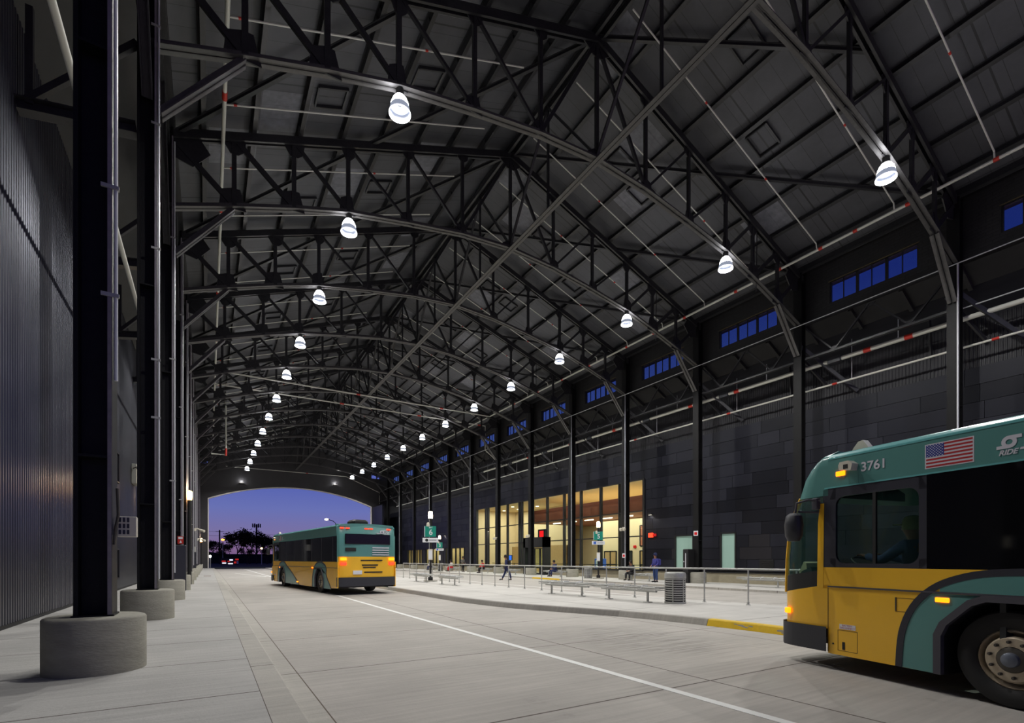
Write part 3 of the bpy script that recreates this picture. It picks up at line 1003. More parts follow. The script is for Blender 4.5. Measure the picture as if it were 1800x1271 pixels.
b = MB()
for (a, c, d, e) in wall_rects(-8, YEND, .5, 9.25): b.box(FX + .06, FX + .3, a, c, d, e)
struct(b.build('wall_right', M['seam']))
b = MB(); rnd = random.Random(3)
z = 9.25; row = 0
while z > .62:
    zl = max(z - .72, .56)
    y = -8 + rnd.uniform(-1.5, 0)
    while y < YEND:
        L_ = rnd.choice((1.3, 2.0, 2.6, 3.2, 3.8))
        mi = rnd.choice((0, 0, 0, 1, 1, 2, 3 if z < 3.6 else 1))
        rr = [(y, min(y + L_, YEND), zl, z)]
        for op in OPEN: rr = sub(rr, op)
        for (a, c, d, e) in rr:
            if c - a > .03 and e - d > .03: b.box(FX, FX + .06, a + .008, c - .008, d + .008, e - .008, mi)
        y += L_
    z = zl
    row += 1
struct(b.build('wall_right', [M['panelA'], M['panelB'], M['panelC'], M['panelD']]))
# corrugated band above the panels
b = MB(); prof = []; y = -8.0
while y < YEND:
    prof += [(FX + .02, y), (FX + .02, y + .05), (FX - .005, y + .065), (FX - .005, y + .115)]
    y += .13
n = len(prof); vs = []
for z in (9.25, 11.2): vs += [(x, yy, z) for x, yy in prof]
b.add(vs, [(i, i + 1, n + i + 1, n + i) for i in range(n - 1)])
b.box(FX + .03, FX + .3, -8, YEND, 9.25, 13.0)
struct(b.build('wall_right', mat('ribbed_dark_band', (34, 34, 39), rough=.6)))
b = MB()
for (a, c) in ((-8, 37.4), (41.1, YEND)): b.box(FX - .03, FX + .3, a, c, -.3, .5)
struct(b.build('wall_right', M['sand']))
b = MB(); b.box(FX - .08, FX + .05, -8, 37.4, .5, .57); b.box(FX - .08, FX + .05, 41.1, YEND, .5, .57)
struct(b.build('trim_2', M['black']))
# frosted side windows
for i, (a, c, d, e, mm) in enumerate(((21.25, 23.21, .68, 2.93, 21.75), (18.68, 19.69, .68, 2.95, None))):
    t = bpy.data.objects.new('window_%d' % (20 + i), None); COL.objects.link(t); t.location = (FX, a, d); struct(t)
    tag(t, ['pale green lit window with two panes, partly behind a column', 'single pale green lit window in the dark wall'][i], 'window')
    b = MB()
    for y_ in [0, c - a] + ([mm - a] if mm else []): b.box(-.03, .12, y_ - .05, y_ + .05, 0, e - d)
    b.box(-.03, .12, 0, c - a, e - d - .06, e - d + .03); b.box(-.03, .12, 0, c - a, -.03, .04)
    b.build('window_frame', M['frame'], t)
    b = MB(); b.box(.05, .06, .03, c - a - .03, .02, e - d - .03); b.build('window_pane', M['frost'], t)
# big glass front
MUL = [(26.06, .1), (28.3, .1), (28.62, .05), (30.74, .1), (33.25, .1), (34.88, .1), (35.6, .1), (38.2, .1), (40.65, .1), (42.6, .1), (43.1, .1), (45.46, .1), (47.9, .1), (49.75, .12), (50.3, .12), (52.6, .1)]
t = bpy.data.objects.new('window_30', None); COL.objects.link(t); t.location = (FX, 26.06, .5); struct(t)
tag(t, 'tall warm lit glass front of the terminal hall', 'window')
b = MB()
for y_, w_ in MUL: b.box(-.06, .14, y_ - 26.06 - w_, y_ - 26.06 + w_, 0.04, 6.68)
b.build('mullions', M['frame'], t)
b = MB()
for z_ in (.06, 2.53, 4.37, 6.66): b.box(-.04, .1, 0, 26.6, z_ - .04, z_ + .04)
b.build('transoms', M['frame'], t)
b = MB(); b.box(.04, .05, 0, 26.6, .1, 6.64); b.build('glass_pane', M['panes'], t)
b = MB(); b.box(-.2, .02, 0, 26.7, -.03, .05); b.build('window_sill', M['black'], t)
# low glazing further along
t = bpy.data.objects.new('window_31', None); COL.objects.link(t); t.location = (FX, 55.9, .5); struct(t)
tag(t, 'low run of lit glazing at the far end of the dark wall', 'window')
b = MB(); y_ = 0
while y_ < 20.9: b.box(-.05, .12, y_ - .07, y_ + .07, 0.06, 2.3); y_ += 1.27
for y_ in (6.5, 13.5): b.box(-.05, .14, y_ - .9, y_ + .9, 0.06, 2.3)
b.box(-.05, .12, 0, 20.8, 2.24, 2.32)
b.build('mullions', M['frame'], t)
b = MB(); b.box(.04, .05, 0, 20.8, .05, 2.25); b.build('glass_pane', M['panes'], t)

# ------------------------------------------------------------------ terminal interior
b = MB(); b.box(FX + .3, 37, 24.5, 54.5, -.35, -.1); struct(b.build('floor', M['tilefloor']))
b = MB(); b.box(FX + .3, 37, 24.5, 54.5, 7.3, 7.5); struct(b.build('ceiling', M['cream']))
b = MB()
b.box(36.5, 36.8, 24.5, 54.5, -.1, 7.3); b.box(FX + .3, 36.5, 24.2, 24.5, -.1, 7.3)
b.box(FX + .3, 36.5, 54.4, 54.7, -.1, 7.3)
b.box(32.3, 32.6, 24.5, 36.5, -.1, 5.0)     # closer wall on the right, two storeys of openings
b.box(33.5, 33.8, 43.5, 54.4, 2.9, 7.3)
struct(b.build('wall_back', M['cream']))
b = MB(); b.box(33.0, 33.3, 43.5, 54.4, -.1, 2.9); struct(b.build('wall_back', M['ochre']))
b = MB(); b.box(28.6, 36.4, 24.7, 43.0, 5.02, 5.12)
struct(b.build('ceiling', M['woodsoffit']))
b = MB(); b.box(28.6, 36.4, 24.7, 43.0, 5.13, 5.2); struct(b.build('ceiling', M['cream']))  # unseen cream slab added over the soffit to keep the bounced light pale
b = MB(); b.box(28.3, 28.6, 24.7, 43.3, 5.0, 6.25); b.box(28.6, 36.4, 43.0, 43.3, 5.0, 6.25)
struct(b.build('trim_3', M['wood']))
# openings in the closer wall
for i, (ya, yb, z_a, z_b, lab) in enumerate(((25.3, 27.4, 2.2, 4.4, 'dark upper window inside the lobby wall, right end'), (30.0, 31.6, 2.5, 4.3, 'narrow upper window inside the lobby wall'))):
    t = thing('interior_window', lab, 'window', (32.3, ya, z_a), group=None)
    b = MB(); W_, H2 = yb - ya, z_b - z_a
    for y_ in (0, W_ * .55, W_): b.box(-.06, .0, y_ - .05, y_ + .05, 0, H2)
    b.box(-.06, 0, 0, W_, -.04, .04); b.box(-.06, 0, 0, W_, H2 - .04, H2 + .04); b.build('window_frame', M['frame'], t)
    b = MB(); b.box(-.03, -.01, 0, W_, 0, H2); b.build('window_pane', M['tint'] if i == 0 else M['woodsoffit'], t)
for i, (ya, yb) in enumerate(((25.0, 27.0), (29.3, 31.6), (32.6, 33.8), (34.6, 36.2))):
    t = thing('lobby_door', f'glazed dark framed door in the lobby wall, {ORD[i]} from its right end', 'door', (32.3, ya, -.1), group='lobby doors')
    b = MB(); W_ = yb - ya
    for y_ in (0, W_ * .5, W_): b.box(-.06, 0, y_ - .06, y_ + .06, 0, 2.2)
    b.box(-.06, 0, 0, W_, 2.14, 2.22); b.box(-.06, 0, 0, W_, .9, 1.0)
    b.build('door_frame', M['frame'], t)
    b = MB(); b.box(-.03, -.01, .03, W_ - .03, .02, 2.15); b.build('door_glass', M['ochre'] if i % 2 else M['offblack'], t)
for i, y_ in enumerate((28.6, 32.2, 25.6)):
    t = thing('exit_light', f'small red emergency light on the lobby wall, {("left","middle","right")[(1,0,2)[i]]} one of three', 'light', (32.24, y_, 2.45), group=None)
    b = MB(); b.bevbox(-.06, .05, -.16, .16, -.12, .12, .02); b.build('casing', M['reddim'], t)
for i, y_ in enumerate((26, 28.5, 31, 33.5, 36, 38.5, 41)):
    t = thing('ceiling_strip_light', f'white strip light under the cedar soffit, {ORD[i]} from the right', 'light', (30.2, y_, 4.98), group='strip lights under the cedar soffit')
    b = MB(); b.box(-.05, .05, -.6, .6, -.05, .03); b.build('diffuser', M['strip'], t)
for i, (x_, y_) in enumerate(((29.5, 44.8), (31.5, 46.5), (29.5, 48.5), (31.5, 50.5), (29.5, 52.0), (31, 53))):
    t = thing('downlight', f'small round ceiling light in the tall lobby, {ORD[i]} from the right', 'light', (x_, y_, 7.27), group='round lights in the lobby ceiling')
    b = MB(); b.lathe([(0, -.03), (.16, -.03), (.18, .02)], n=16); b.build('lens', M['strip'], t)
rm = []
for (x_, y_, z_, sx, sy, pw) in ((30.6, 31, 4.93, 4, 10, 1.0), (30.6, 39, 4.93, 4, 6, .7), (30.3, 48.8, 7.2, 4.5, 9, 1.4), (27.75, 34, 7.25, .6, 16, .5), (32.3, 34, 7.25, 6, 14, .9)):
    ld = bpy.data.lights.new('lobby_light', 'AREA'); ld.shape = 'RECTANGLE'; ld.size = sx; ld.size_y = sy
    ld.energy = ROOM_W * pw; ld.color = (1, .94, .86)
    lo = bpy.data.objects.new('lobby_light', ld); COL.objects.link(lo); lo.location = (x_, y_, z_)
    if sx == .6: lo.rotation_euler = (0, math.radians(-25), 0)
# low lit rooms behind the far glazing
b = MB(); b.box(FX + .3, 30, 55, 77.5, -.3, .0); struct(b.build('floor', M['tilefloor']))
b = MB(); b.box(30, 30.3, 55, 77.5, 0, 3.2); b.box(FX + .3, 30, 54.75, 55, 0, 3.2); b.box(FX + .3, 30, 77.5, 77.8, 0, 3.2); struct(b.build('wall_back', M['cream']))
b = MB(); b.box(FX + .3, 30, 55, 77.5, 3.0, 3.2); struct(b.build('ceiling', M['cream']))
ld = bpy.data.lights.new('corridor_light', 'AREA'); ld.shape = 'RECTANGLE'; ld.size = 2; ld.size_y = 20; ld.energy = ROOM_W * .55; ld.color = (1, .85, .58)
lo = bpy.data.objects.new('corridor_light', ld); COL.objects.link(lo); lo.location = (28.8, 66, 2.95)
# entrance portal
t = thing('entrance_portal', 'black steel entrance portal with glazed sliding doors in the glass front', 'doorway', (26.3, 37.5, -.1))
b = MB(); b.box(-.1, .6, 0, .35, 0, 3.5); b.box(-.1, .6, 3.25, 3.6, 0, 3.5); b.box(-.1, .6, 0, 3.6, 2.55, 3.5); b.build('portal_frame', M['black'], t)
for y_ in (.4, 1.35, 2.3):
    b = MB(); b.ring([(y_, 0), (y_ + .9, 0), (y_ + .9, 2.5), (y_, 2.5)], [(y_ + .1, .15), (y_ + .8, .15), (y_ + .8, 2.4), (y_ + .1, 2.4)], .3, .36); f_ = b.build('door_leaf', M['frame'], t)
    b = MB(); b.box(.32, .33, y_ + .1, y_ + .8, .15, 2.4); b.build('door_glass', M['panes'], f_)
b = MB(); b.lathe([(0, .02), (.12, .02), (.12, -.02)], c=(-.05, 2.2, 3.1), n=12, axis='x'); b.build('lamp', M['strip'], t)
t = thing('display_screen', 'red lit display screen above the entrance portal', 'screen', (27.6, 40.0, 3.75))
b = MB(); b.bevbox(0, .12, -.65, .65, -.5, .5, .03); b.build('casing', M['black'], t)
b = MB(); b.box(-.012, 0, -.35, .35, -.35, .35); b.build('screen', M['redscreen'], t)
t = thing('display_screen', 'blue lit screen standing in the lobby', 'screen', (28.6, 47.6, 1.5))
b = MB(); b.bevbox(0, .1, -.4, .4, -.3, .3, .02); b.build('casing', M['black'], t)
b = MB(); b.box(-.012, 0, -.34, .34, -.25, .25); b.build('screen', M['bluescreen'], t)
b = MB(); b.box(.03, .08, -.04, .04, -1.6, -.3); b.box(-.15, .25, -.25, .25, -1.6, -1.55); b.build('stand', M['black'], t)
t = thing('vending_cabinet', 'blue and white machine inside the lobby window', 'machine', (29.3, 33.8, -.1))
b = MB(); b.bevbox(0, .7, -.4, .4, 0, 1.5, .03); b.build('cabinet', M['signblue'], t)
b = MB(); b.box(-.02, 0, -.2, .2, .8, 1.35); b.build('front_panel', M['signwhite'], t)
b = MB(); b.box(-.06, 0, -.3, .3, .05, .2); b.build('tray', M['black'], t)
b = MB(); b.box(29.0, 29.05, 26.3, 52.4, .85, .9); b.box(29.0, 29.05, 26.3, 52.4, .45, .48)
y_ = 26.4
while y_ < 52.4: b.box(29.0, 29.05, y_, y_ + .05, -.1, .9); y_ += 1.9
tag(b.build('lobby_rail', M['frame']), 'dark waist-high rail inside the lobby', 'rail')
# items on the dark wall
t = thing('fire_alarm', 'red alarm box with a strobe on the dark terminal wall', 'alarm', (FX, 25.35, 3.05))
b = MB(); b.bevbox(-.12, 0, -.2, .2, -.16, .16, .02); b.build('casing', M['redlit'], t)
b = MB(); b.bevbox(-.1, 0, -.5, -.22, -.1, .1, .02); b.build('strobe', M['reddim'], t)
t = thing('wall_light', 'square lit wall lamp on the dark terminal wall', 'light', (FX, 25.4, 4.55))
b = MB(); b.bevbox(-.14, 0, -.16, .16, -.05, .05, .02); b.build('casing', M['black'], t)
b = MB(); b.box(-.12, -.02, -.13, .13, -.056, -.05); b.build('lens', M['strip'], t)
ld = bpy.data.lights.new('wall_lamp_light', 'SPOT'); ld.energy = 26; ld.color = (1, .95, .85); ld.spot_size = 2.4; ld.shadow_soft_size = .08
lo = bpy.data.objects.new('wall_lamp_light', ld); COL.objects.link(lo); lo.parent = t; lo.location = (-.16, 0, -.08)
b = MB(); b.bevbox(-.04, .02, 0, .85, 0, .72, .01)
for i in range(9): b.bar((-.05, .04, .06 + i * .075), (-.05, .81, .06 + i * .075), .03, .012, up=(1, 0, 1))
for v in range(len(b.v)): b.v[v] = (b.v[v][0] + FX, b.v[v][1] + 16.3, b.v[v][2] + .6)
tag(b.build('louver_grille', M['black']), 'black louver grille low on the terminal wall', 'grille')
for k in (5, 7):
    t = thing('wall_light', 'lit wall lamp on the terminal wall beyond the %s right column' % ORD[k], 'light', (FX, K(k + 2) - 1, 4.5))
    b = MB(); b.bevbox(-.14, 0, -.16, .16, -.05, .05, .02); b.build('casing', M['black'], t)
    b = MB(); b.box(-.12, -.02, -.13, .13, -.056, -.05); b.build('lens', M['strip'], t)
    ld = bpy.data.lights.new('wall_lamp_light', 'SPOT'); ld.energy = 60; ld.color = (1, .9, .75); ld.spot_size = 2.4; ld.shadow_soft_size = .08
    lo = bpy.data.objects.new('wall_lamp_light', ld); COL.objects.link(lo); lo.parent = t; lo.location = (-.16, 0, -.08)

# ------------------------------------------------------------------ end wall with arch
AL, AR, ZS, ZA = -.14, 24.22, 10.46, 12.86
arc = []
R_ = (((AR - AL) / 2) ** 2 + (ZA - ZS) ** 2) / (2 * (ZA - ZS)); cx = (AL + AR) / 2; cz = ZA - R_
a0 = math.asin((AR - AL) / 2 / R_)
N_ = 28
for i in range(N_ + 1):
    a = -a0 + 2 * a0 * i / N_
    arc.append((cx + R_ * math.sin(a), cz + R_ * math.cos(a)))
b = MB()
for i in range(N_):
    (x0, za_), (x1, zb2) = arc[i], arc[i + 1]
    b.prism([(x0, za_), (x1, zb2), (x1, 20.3 - .364 * abs(x1 - XC) + .3), (x0, 20.3 - .364 * abs(x0 - XC) + .3)], YEND, YEND + .35, 'xz')
b.box(-3.6, AL, YEND, YEND + .35, -.3, 15.6); b.box(AR, 27.3, YEND, YEND + .35, -.3, 15.4)
struct(b.build('wall_far', mat('far_wall_dark_panel', (58, 57, 60), rough=.5, var=.15, scale=.4)))
b = MB()
pts = [(AL, -.15)] + arc + [(AR, -.15)]
ins = [(AL + .13, -.15)] + [(cx + (x - cx) * (1 - .012), z_ - .13) for x, z_ in arc] + [(AR - .13, -.15)]
n = len(pts)
vs = []
for t_ in (YEND - .06, YEND + .38): vs += [(x, t_, z_) for x, z_ in pts] + [(x, t_, z_) for x, z_ in ins]
fs = []
for i in range(n - 1):
    fs += [(i, i + 1, n + i + 1, n + i), (2 * n + i, 3 * n + i, 3 * n + i + 1, 2 * n + i + 1), (n + i, n + i + 1, 3 * n + i + 1, 3 * n + i), (i, 2 * n + i, 2 * n + i + 1, i + 1)]
b.add(vs, fs)
struct(b.build('trim_4', mat('pale_arch_trim', (232, 228, 224), rough=.5)))
for x_, z_, s_ in ((4.3, 12.95, 'left'), (18.1, 13.7, 'right')):
    t = thing('wall_light', f'small wall lamp on the end wall above the arch, {s_} one', 'light', (x_, YEND, z_), group=None)
    b = MB(); b.bevbox(-.35, .35, -.3, 0, -.1, .1, .03); b.build('casing', M['black'], t)
    b = MB(); b.box(-.28, .28, -.25, -.05, .1, .11); b.build('lens', M['strip'], t)
    ld = bpy.data.lights.new('wall_lamp_light', 'POINT'); ld.energy = 35; ld.shadow_soft_size = .1
    lo = bpy.data.objects.new('wall_lamp_light', ld); COL.objects.link(lo); lo.parent = t; lo.location = (0, -.35, .35)
# return walls beside the jambs, right end of the far aisle
b = MB(); b.box(24.3, 24.6, YEND - 6, YEND, -.1, 10.3); struct(b.build('wall_far', M['panelB']))

# ------------------------------------------------------------------ pendant lamps
def build_lamp():
    t = thing('pendant_lamp', '', 'lamp', (4.69, K(1), 14.9), group='pendant lamps of the left row')
    b = MB(); b.lathe([(.02, 0), (.07, 0), (.07, -.05), (.11, -.07), (.12, -.26), (.09, -.3), (.02, -.3)], n=20); b.build('ballast_housing', M['black'], t, smooth=True)
    b = MB(); b.lathe([(.09, -.26), (.15, -.30), (.205, -.38), (.245, -.48), (.268, -.57)], n=28)
    b.build('bell_shade', M['bell'], t, smooth=True)
    b = MB(); b.lathe([(.268, -.57), (.285, -.66), (.298, -.75)], n=28)
    b.build('clear_skirt', M['bell_in'], t, smooth=True)
    b = MB(); b.lathe([(.298, -.75), (.312, -.755), (.312, -.785), (.298, -.79)], n=28)
    b.build('bright_rim', M['rim_lit'], t, smooth=True)
    b = MB(); b.lathe([(0, -.29), (.05, -.295), (.14, -.33), (.19, -.41), (.235, -.51), (.269, -.574)], n=28)
    b.build('inner_reflector', M['bell_dome'], t, smooth=True)
    b = MB(); b.lathe([(0, -.33), (.05, -.36), (.065, -.44), (.05, -.52), (0, -.55)], n=14); b.build('bulb', M['galv'], t, smooth=True)
    return t


lamp0 = build_lamp()
lamp0['label'] = 'largest lit bell-shaped pendant lamp, nearest in the left row'
LL = [lamp0]
for k in range(2, 13): LL.append(dup(lamp0, loc=(4.69, K(k), 14.9), label=f'lit bell-shaped pendant lamp of the left row, {ORD[k-1]} from the camera'))
for k in range(0, 13):
    q = dup(lamp0, loc=(19.45, K(k), 14.9), label=f'lit bell-shaped pendant lamp of the right row, {ORD[k]} from the camera')
    q['group'] = 'pendant lamps of the right row'; LL.append(q)
ldat = bpy.data.lights.new('lamp_light', 'SPOT')
ldat.energy = LAMP_W; ldat.spot_size = math.radians(142); ldat.spot_blend = .12; ldat.shadow_soft_size = .09; ldat.color = (1, .985, .955)
for q in LL:
    lo = bpy.data.objects.new('lamp_light', ldat); COL.objects.link(lo); lo.parent = q; lo.location = (0, 0, -.62)
for (x_, k) in ((4.69, 0), (19.45, -1)):   # the rows go on behind the camera
    q = dup(lamp0, loc=(x_, K(k), 14.9), label='lit bell-shaped pendant lamp behind the camera, %s row, bay %s' % ('left' if x_ < 10 else 'right', {0: 'one', -1: 'two', -2: 'three'}[k]))
    q['group'] = 'pendant lamps behind the camera'
    if not any(c.type == 'LIGHT' for c in q.children):
        pass

# ------------------------------------------------------------------ buses
def plan_pts():
    P = [(0, 0), (0, .08), (0, .16), (0, .34), (0, .5), (.04, .68), (.15, .8), (.4, .88), (.8, .93), (1.27, .95)]
    return P + [(2.54 - x, y) for x, y in P[-2::-1]]


def nose_y(y, z):
    tab = [(0, 0), (1.1, 0), (1.5, .02), (1.75, .05), (2.1, .14), (2.4, .31), (2.62, .42), (2.75, .55), (2.88, .74), (2.97, .9)]
    for (z0, s0), (z1, s1) in zip(tab, tab[1:]):
        if z <= z1:
            s = s0 + (s1 - s0) * (z - z0) / (z1 - z0); break
    else: s = .9
    return y * (1 - s / .95)


def nose(zs, i0, i1, inset=0.0, out=0.0):
    P = plan_pts()[i0:i1]
    b = MB(); n = len(P)
    for z in zs:
        for (x, y) in P:
            xi = 0 if z < 2.84 else ((z - 2.84) / .06 * .03 if z < 2.9 else .03 + (z - 2.9) * 2.2)
            xx = 1.27 + (x - 1.27) * (1 - xi / 1.27)
            b.v.append((xx - (out if x < .3 else 0) + (out if x > 2.24 else 0), nose_y(y, z) + (out if y > .3 else 0) - inset * (1 if y > .4 else 0), z))
    for r in range(len(zs) - 1):
        for i in range(n - 1):
            b.f.append((r * n + i, r * n + i + 1, (r + 1) * n + i + 1, (r + 1) * n + i)); b.m.append(0)
    return b


def arch(yc, top=1.12):
    return [(yc + .66, .22), (yc + .66, .66), (yc + .60, .80), (yc + .34, top - .06), (yc + .2, top), (yc - .2, top), (yc - .34, top - .06), (yc - .60, .80), (yc - .66, .66), (yc - .66, .22)]


def build_wheel(t, x, yc, side):
    o = bpy.data.objects.new('wheel', None); COL.objects.link(o); o.parent = t; o.location = (x, yc, .49)
    s = side
    b = MB(); b.lathe([(.30, .14), (.30, -.0), (.33, -.02), (.40, -.035), (.47, -.02), (.492, .02), (.492, .26), (.46, .29), (.30, .29)], n=56, axis='x')
    for g in (.07, .12, .17, .22): pass
    for v in range(len(b.v)): b.v[v] = (b.v[v][0] * s, b.v[v][1], b.v[v][2])
    b.build('tire', M['rubber'], o, smooth=True)
    b = MB(); b.lathe([(.305, .1), (.30, .01), (.285, -.005), (.27, .03), (.255, .1), (.18, .115)], n=40, axis='x')
    b.lathe([(.235, .04), (.235, .0), (.215, -.025), (.13, -.025), (.125, .06)], n=40, axis='x')
    for v in range(len(b.v)): b.v[v] = (b.v[v][0] * s, b.v[v][1], b.v[v][2])
    b.build('rim', M['alloy'], o, smooth=True)
    b = MB(); b.lathe([(.128, .03), (.125, -.03), (.10, -.04), (.07, -.045)], n=28, axis='x')
    for v in range(len(b.v)): b.v[v] = (b.v[v][0] * s, b.v[v][1], b.v[v][2])
    b.build('hub_ring', M['nut'], o, smooth=True)
    b = MB(); b.lathe([(.078, -.03), (.07, -.075), (.045, -.09), (0, -.094)], n=24, axis='x')
    for v in range(len(b.v)): b.v[v] = (b.v[v][0] * s, b.v[v][1], b.v[v][2])
    b.build('hub_cap', M['hub'], o, smooth=True)
    for i in range(10):
        a = 2 * math.pi * i / 10 + .2
        cy, cz_ = .178 * math.cos(a), .178 * math.sin(a)
        b = MB(); b.lathe([(.017, -.02), (.017, -.05), (.012, -.06), (0, -.06)], c=(0, 0, 0), n=8, axis='x')
        b.v = [(v[0] * s, v[1] + cy, v[2] + cz_) for v in b.v]
        b.build('wheel_nut', M['nut'], o)
    return o


def offset_poly(pts, d):
    out = []
    for i, p in enumerate(pts):
        a = Vector(pts[max(i - 1, 0)]); c = Vector(pts[min(i + 1, len(pts) - 1)])
        t = (c - a).normalized()
        out.append((p[0] - t.y * d, p[1] + t.x * d))
    return out


REAR = -11.0
def build_bus():
    t = thing('bus', '', 'bus', (7.21, 3.59, -.15), -math.atan2(.214, .977), group=None)
    A1, A2 = arch(-1.95), arch(-8.55, 1.14)
    # side skirts with wheel notches
    for s, x0, x1 in ((0, 0, .03), (1, 2.51, 2.54)):
        poly = [(0, 1.12), (0, .22)] + A1 + A2 + [(REAR, .3), (REAR, 1.12)]
        b = MB(); b.prism(poly, x0, x1, 'yz'); b.build('side_panel', M['yellow'], t)
        b = MB(); b.box(x0 - (.004 if not s else 0), x1 + (.004 if s else 0), REAR, 0, 1.135, 1.385)
        b.build('side_panel', M['yellow'], t)
        xo = (-.012, 0.0) if not s else (2.54, 2.552)
        b = MB(); b.box(xo[0], xo[1], REAR, 0, 1.115, 1.135); b.build('rub_rail', M['molding'], t)
    # livery swoosh on the left and right sides
    for s in (0, 1):
        for yc, tail in ((-1.95, 3.3), (-8.55, 1.6)):
            f = 1.0
            line = [(yc + 1.0, .222), (yc + .965, .62), (yc + .85, .92), (yc + .66, 1.13), (yc + .42, 1.25), (yc + .12, 1.315), (yc - .3, 1.325), (yc - .62, 1.26), (yc - .95, 1.12), (yc - tail * .62, .75), (yc - tail - .02, .222)]
            line = [(max(a, REAR + .01), z) for a, z in smooth_poly(line, 4)]
            half = len(line) // 2
            ar = arch(yc, 1.12 if yc > -5 else 1.14)
            rise = [p for p in line[:half] if p[1] < 1.11]; fall = [p for p in line[half:] if p[1] < 1.11]
            poly = rise + [(rise[-1][0] - .03, 1.112), (fall[0][0] + .03, 1.112)] + fall + [(max(a, REAR + .01), z) for a, z in ar[::-1]]
            xs = (-.0035, 0.0) if not s else (2.54, 2.5435)
            b = MB(); b.prism(poly, xs[0], xs[1], 'yz'); b.build('livery_patch', M['teal'], t)
            top = [p for p in line if p[1] > 1.14]
            upz = [(top[0][0], 1.136)] + top + [(top[-1][0], 1.136)]
            xs2 = (-.0075, -.004) if not s else (2.544, 2.5475)
            b = MB(); b.prism(upz, xs2[0], xs2[1], 'yz'); b.build('livery_patch', M['teal'], t)
            oth = offset_poly(line, -.075)
            oth[0] = (oth[0][0], .222); oth[-1] = (max(oth[-1][0] , REAR + .01), .222)
            xs3 = (-.0095, -.004) if not s else (2.544, 2.5495)
            b = MB()
            for i in range(len(line) - 1):
                b.prism([line[i], line[i + 1], oth[i + 1], oth[i]], xs3[0], xs3[1], 'yz')
            b.build('livery_band', M['navy'], t)
    # wheel arch moldings and wells
    for yc in (-1.95, -8.55):
        ar = arch(yc, 1.12 if yc > -5 else 1.14)
        c = (yc, .55)
        innr = [(c[0] + (a - c[0]) * .885, z if z < .3 else c[1] + (z - c[1]) * .885) for a, z in ar]
        for s, xs in ((0, (-.03, .03)), (1, (2.51, 2.57))):
            b = MB()
            for i in range(len(ar) - 1):
                b.prism([ar[i], ar[i + 1], innr[i + 1], innr[i]], xs[0], xs[1], 'yz')
            b.build('wheel_arch_molding', M['molding'], t)
            xa, xb = (.03, .62) if not s else (1.92, 2.51)
            b = MB(); vs = []
            for x_ in (xa, xb): vs += [(x_, a, z) for a, z in innr]
            n = len(innr)
            b.add(vs, [(i, i + 1, n + i + 1, n + i) for i in range(n - 1)])
            ii = (n if not s else 0)
            b.add([vs[ii + k] for k in range(n)], [tuple(range(n))])
            b.build('wheel_well', M['black'], t)
            build_wheel(t, .07 if not s else 2.47, yc, 1 if not s else -1)
    # upper body: side glass
    for s, x0, x1 in ((0, 0.0, .03), (1, 2.51, 2.54)):
        y1 = -1.21 if not s else 0
        b = MB(); b.box(x0, x1, REAR + .1, y1, 1.385, 2.46); b.build('window_band', M['tint'] if not s else M['busglass'], t)
        b = MB(); y_ = -2.9
        while y_ > REAR + .3:
            b.box(x0 - (.006 if not s else -.02), x1 + (.006 if s else -.02), y_ - .03, y_ + .03, 1.42, 2.42); y_ -= 1.5
        b.build('window_dividers', M['navy'], t)
    # driver window: frame, sliding divider, glass
    def rr(y0, y1, z0, z1, r, n=5):
        pts = []
        for (cy, cz_, a0_) in ((y1 - r, z1 - r, 0), (y0 + r, z1 - r, 90), (y0 + r, z0 + r, 180), (y1 - r, z0 + r, 270)):
            for k in range(n + 1):
                a = math.radians(a0_ + 90 * k / n); pts.append((cy + r * math.cos(a), cz_ + r * math.sin(a)))
        return pts
    iny = rr(-1.13, -.11, 1.44, 2.33, .12)
    outy = []
    for (y_, z_) in iny:
        dy = y_ + .62; dz = z_ - 1.885
        if abs(dy) / .51 > abs(dz) / .445: outy.append((-.62 + math.copysign(.59, dy), 1.885 + dz * .59 / max(abs(dy), .01) * (.535 / .59) if abs(dz * .59 / abs(dy)) < .535 else 1.885 + math.copysign(.5, dz)))
        else: outy.append((-.62 + dy * 1.15, 1.885 + (.575 if dz > 0 else -.5)))
    outy = [(max(min(y_, -.03), -1.21), max(min(z_, 2.46), 1.385)) for y_, z_ in outy]
    b = MB(); b.ring(outy, iny, 0, .035, 'yz')
    for (ya, yb) in ((-.03, .0),): b.box(0, .035, ya, yb, 1.385, 2.46)
    b.box(0, .035, -1.21, -1.13, 1.385, 1.5); b.box(0, .035, -1.21, -1.13, 2.3, 2.46); b.box(0, .035, -.11, -.03, 1.385, 1.5); b.box(0, .035, -.11, -.03, 2.3, 2.46)
    fr = b.build('driver_window_frame', M['navy'], t)
    b = MB(); b.box(.0, .03, -.64, -.6, 1.44, 2.33); b.build('sliding_divider', M['black'], fr)
    b = MB(); b.prism(iny, .012, .018, 'yz'); b.build('window_pane', M['busglass'], fr)
    # front end
    NP = len(plan_pts())
    b = nose([.55, .7, .9, 1.0], 0, NP); b.build('front_panel', M['yellow'], t, smooth=True)
    # curved lower edge of the glass
    P = plan_pts(); b = MB()
    for r_ in (0, 1):
        for (x, y) in P:
            z = 1.0 if r_ == 0 else (1.14 - .15 * min(1, y / .8)) if True else 0
            z = 1.0 if r_ == 0 else max(1.0, 1.15 - .15 * min(1, y / .8))
            b.v.append((x, nose_y(y, z), z))
    b.f += [(i, i + 1, NP + i + 1, NP + i) for i in range(NP - 1)]; b.m += [0] * (NP - 1)
    b.build('front_panel', M['yellow'], t, smooth=True)
    b = MB()     # black lower glass border
